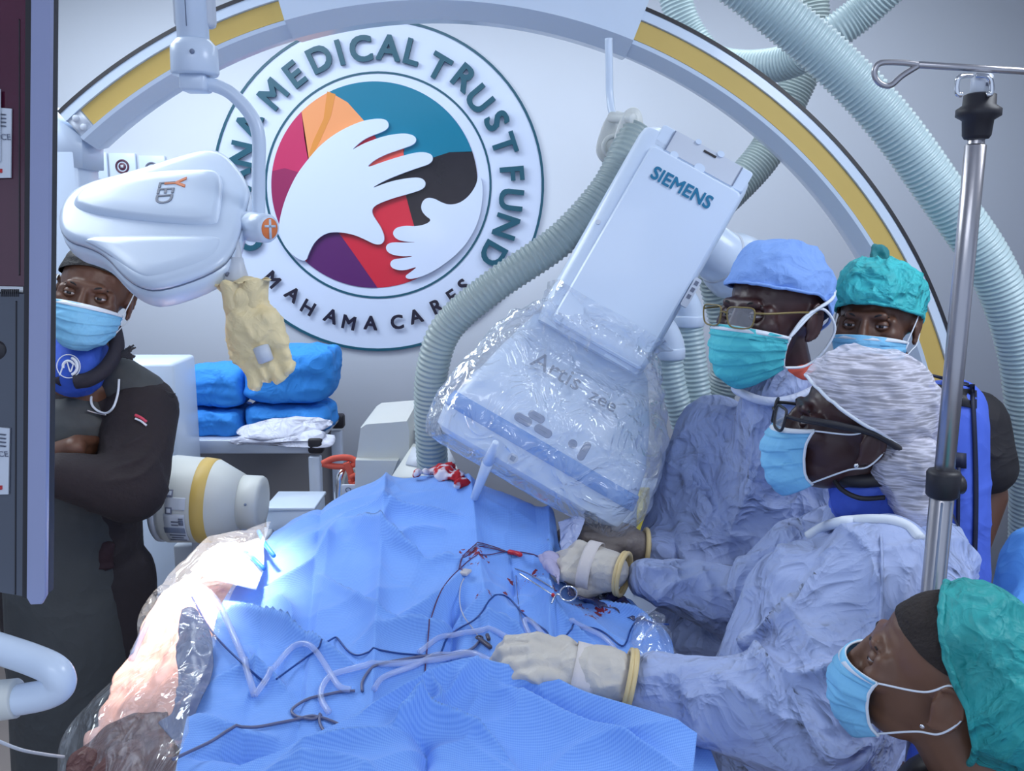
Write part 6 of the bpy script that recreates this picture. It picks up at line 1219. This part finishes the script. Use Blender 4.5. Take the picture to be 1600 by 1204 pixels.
    glove(W(925, 1052, 1.19), W(840, 1030, 1.20), (0, -.45, .9), (.75, .85, .95, 1.05), .6, -1, .044, 1.18, 'pale latex glove with wrinkled yellowish cuff', (-.004, .028, .043, .033), .055)
nurse()
# ---------------------------------------------------------------- man with folded arms, left
def left_man():
    H = HM(146, 462, 2.05, 12, 2, 14, .98); nk = W(135, 572, 2.10)
    p = empty('person', (nk.x, nk.y, 0), 'person with folded arms in a dark lead apron, half behind the lamp head', 'person')
    sl = W(222, 640, 2.10); sr = W(20, 640, 2.14); hip = Vector((W(95, 700, 2.12).x, 2.14, .92))
    aL = [sl, W(205, 765, 1.98), W(95, 742, 1.90)]; aR = [sr, W(20, 740, 2.0), W(115, 700, 1.95)]
    hd = [hand_prims(W(110, 700, 1.95), W(160, 706, 2.05), (0, -1, .2), (.4, .4, .4, .4), .3, -1), hand_prims(W(95, 742, 1.90), W(30, 730, 1.92), (0, -1, .2), (.4,)*4, .3)]
    make_body(p, H, 1.0, M_['skinB'], nk, sl, sr, hip, [aR, aL], hands=hd); add_face(p, H, M_['skinB'], (0, -.05)); add_mask(p, H, M_['bluemask'], M_['maskwhite'], 8, z0=-.012, wide=1.03)
    add_cap(p, H, M_['hair'], name='black_cap', rf=.070, rs=.035, rb=-.02, infl=1.03, puff=.02, seed=3, amp=.001, freq=30, rimr=0)
    P = torso_prims(nk+Vector((0, 0, -.04)), sl, sr, hip, .12, .95, k=1.0)+chain(aL, [.085, .078, .052])+chain(aR[:2], [.085, .075])+[prim_cap(aR[1], W(60, 735, 1.97), .07, .05)]
    for q in (-1, 1):
        P += chain([hip+Vector((q*.095, 0, 0)), Vector((hip.x+q*.10, hip.y, .5)), Vector((hip.x+q*.10, hip.y, .13))], [.10, .085, .07])
    cr = [CR([(240, 690, 2.0), (215, 720, 1.92), (170, 735, 1.9)], .010, .008), CR([(245, 715, 2.0), (215, 745, 1.92), (165, 752, 1.9)], .010, .008), CR([(225, 680, 2.0), (190, 700, 1.95)], .01, .008)]
    dc = gown(p, P, M_['knit'], 'dark_clothes', amp=.004, freq=8, seed=41, creases=cr)
    A = torso_prims(nk+Vector((0, .01, -.05)), sl+Vector((-.03, 0, .01)), sr+Vector((.03, 0, .01)), hip, .135, 1.02, hem=.38, k=1.06, flare=1.05)+[prim_cap(nk+Vector((.07, 0, -.02)), sl+Vector((.0, 0, .035)), .05, .060), prim_cap(nk+Vector((-.07, 0, -.02)), sr+Vector((0, 0, .03)), .05, .062)]
    av = gown(p, A, M_['apron'], 'lead_apron', amp=.005, freq=5, seed=43)
    sh = fuse([prim_cap(W(124, 553, 2.05), W(118, 575, 2.03), .064, .066)], .006, 3); wrinkle(sh, .003, 14, 4); s_ = link('blue_shirt_front', sh, M_['scrub'], p)
    n_ = len(av.data.vertices); BT = BVHTree.FromPolygons([wm(o_)@q.co for o_ in (av, dc) for q in o_.data.vertices], [tuple(q.vertices) for q in av.data.polygons]+[tuple(i+n_ for i in q.vertices) for q in dc.data.polygons])
    def onv(px, py, l=.006):
        d = Vector(ray(px, py).tolist()).normalized(); h = BT.ray_cast(CAM, d); return (h[0]-d*l) if h[0] is not None else W(px, py, 1.95)
    BS = BVHTree.FromPolygons([wm(s_)@q.co for q in s_.data.vertices], [tuple(q.vertices) for q in s_.data.polygons]); d = Vector(ray(107, 572).tolist()).normalized(); h = BS.ray_cast(CAM, d); c = (h[0] if h[0] is not None else W(107, 572, 1.94))-d*.003
    fm_ = frame(c, (1, 0, 0), (0, .15, 1))
    def ringm(r, t, a0=0, a1=6.283): return sweep([fm_@Vector((r*math.cos(a), r*math.sin(a), 0)) for a in np.linspace(a0, a1, 30)], t, 6)
    link('shirt_emblem', join([ringm(.026, .0012), ringm(.020, .0035, -1.2, 1.2), ringm(.012, .003, .5, 3.5), tube([fm_@Vector(q) for q in [(-.02, -.02, 0), (-.006, .012, 0), (.004, -.012, 0), (.012, .006, 0), (.02, -.01, 0)]], .0016, 6)]), M_['maskwhite'], s_)
    link('apron_collar', join([sweep(spline([W(178, 512, 2.06), W(182, 545, 2.03), W(165, 575, 2.0), W(140, 592, 1.975), W(118, 596, 1.97)], 8), .017, 10), sweep(spline([W(70, 545, 2.06), W(78, 580, 2.0), W(98, 594, 1.975)], 8), .014, 10)]), mat('black_velvet_collar', (.020, .018, .030), .8), av)
    rr_ = random.Random(4)
    link('frayed_tassel', join([tube([W(182, 556, 2.02), W(194+rr_.uniform(-3, 3), 552+rr_.uniform(-4, 6), 2.02), W(202+rr_.uniform(-6, 10), 548+rr_.uniform(-10, 14), 2.02)], .0022, 5, 4) for _ in range(22)]), M_['black'], av)
    link('frayed_tassel', join([tube([W(258, 610, 2.05), W(266, 614+k*1.5, 2.05), W(274, 615+k*2, 2.05)], .0018, 5, 4) for k in range(4)]), M_['black'], av)
    lp_ = [onv(x, y, .008) for x, y in [(151, 588), (144, 612), (143, 630), (152, 641), (166, 645), (177, 636), (184, 615), (186, 592)]]
    link('white_lanyard_loop', tube(lp_, .0028, 8), M_['maskwhite'], av); link('lanyard_clip', tube([onv(136, 641, .01), onv(150, 645, .01), onv(166, 648, .01)], .0022, 6), M_['steel'], av)
    t0 = [onv(x, y, .012) for x, y in [(211, 648), (220, 652), (229, 659)]]; link('red_white_tag', join([tube(t0, .0035, 6), ]), mat('red_tag', (.6, .05, .10), .5), av); link('red_white_tag', tube([q+Vector((0, -.001, -.008)) for q in t0], .0025, 6), M_['maskwhite'], av)
    for px, py in ((161, 868),):
        me = fuse([prim_ell(onv(px, py, -.01), (.030, .02, .045))], .005, 3); wrinkle(me, .004, 25, 3); link('dark_brown_pouch', me, mat('dark_maroon_cloth', (.025, .008, .014), .8), av)
left_man()
# ---------------------------------------------------------------- person at the bottom right corner
def near_person():
    H = HM(1468, 1052, .97, -121, 9, 0, .86); nk = W(1545, 1225, .95)
    p = empty('person', (nk.x, nk.y, 0), 'nearest person, bottom right corner, green bouffant cap and light blue mask, looking up left', 'person')
    sl = Vector((nk.x+.05, nk.y-.16, nk.z-.10)); sr = Vector((nk.x+.05, nk.y+.13, nk.z-.08)); hip = Vector((nk.x+.12, nk.y+.02, .58))
    aL = [sl, Vector((sl.x+.02, sl.y-.02, .78)), Vector((sl.x-.18, sl.y+.05, .66))]; aR = [sr, Vector((sr.x+.02, sr.y+.02, .78)), Vector((sr.x-.16, sr.y-.05, .66))]
    sk = mat('skin_warm_brown', (0.165, 0.078, 0.046), 0.45, spec=0.5, bump=[('noise', 160, 0.12, 0.001)], vary=0.15, vscale=14)
    b = make_body(p, H, .93, sk, nk, sl, sr, hip, [aR, aL], ground=0.0); add_face(p, H, sk); add_mask(p, H, M_['bluemask'], M_['maskwhite'], 13, z0=-.014, z1=-.130, ang=62, side=.004)
    add_cap(p, H, mat('short_dark_hair', (.022, .014, .012), .8, bump=[('noise', 240, .7, .003)]), name='hair', rf=.070, rs=.036, rb=.02, infl=.965, puff=.01, seed=9, amp=.001, freq=40, rimr=0)
    m = mat('sea_green_cap', (.02, .33, .33), .6, bump=[('ridge', 14, .8, .008), ('ridge', 40, .4, .003)], vary=.45, vscale=14)
    add_cap(p, H@Matrix.Rotation(-.62, 4, 'X'), m, name='bouffant_cap', rf=.086, rs=.036, rb=-.055, infl=1.18, puff=.07, back=.20, seed=17, amp=.004, freq=18, flat=1.05, rimr=.004)
    link('ear_stud', cyl(H@Vector((.087, -.003, -.036)), H@Vector((.090, -.003, -.036)), .0025), M_['steel2'], p)
    P = torso_prims(nk+Vector((0, 0, -.05)), sl, sr, hip, .12, .95, hem=.52, k=1.05)+chain(aL, [.08, .065, .045])+chain(aR, [.08, .065, .045])
    v = gown(p, P, M_['vest'], 'blue_gown', amp=.005, freq=7, seed=51)
    link('collar_band', sweep([nk+Vector((-.01+.078*math.cos(a), .078*math.sin(a), -.02+.01*math.cos(a))) for a in np.linspace(0, 6.283, 33)[:-1]], .016, 10, True), M_['black'], v)
    link('stool', join([cyl((hip.x, hip.y, .44), (hip.x, hip.y, .50), .17, .17), cyl((hip.x, hip.y, .05), (hip.x, hip.y, .45), .03), cyl((hip.x, hip.y, 0.0), (hip.x, hip.y, .05), .20, .12)]), M_['black'], None)
    bpy.data.objects['stool']['label'] = 'round black stool under the nearest person, below the frame'; bpy.data.objects['stool']['category'] = 'stool'
near_person()
me = fuse([prim_cap(W(1640, 940, 1.35), W(1618, 1010, 1.3), .055, .075), prim_cap(W(1660, 910, 1.4), W(1650, 1100, 1.35), .10, .12)], .008, 5); wrinkle(me, .006, 9, 77)
o = link('light_blue_gown', me, mat('sky_blue_gown', (.12, .38, .88), .7, bump=[('ridge', 8, .5, .01)])); tag(o, 'sliver of a sky blue gown at the right frame edge above the green cap', 'gown')
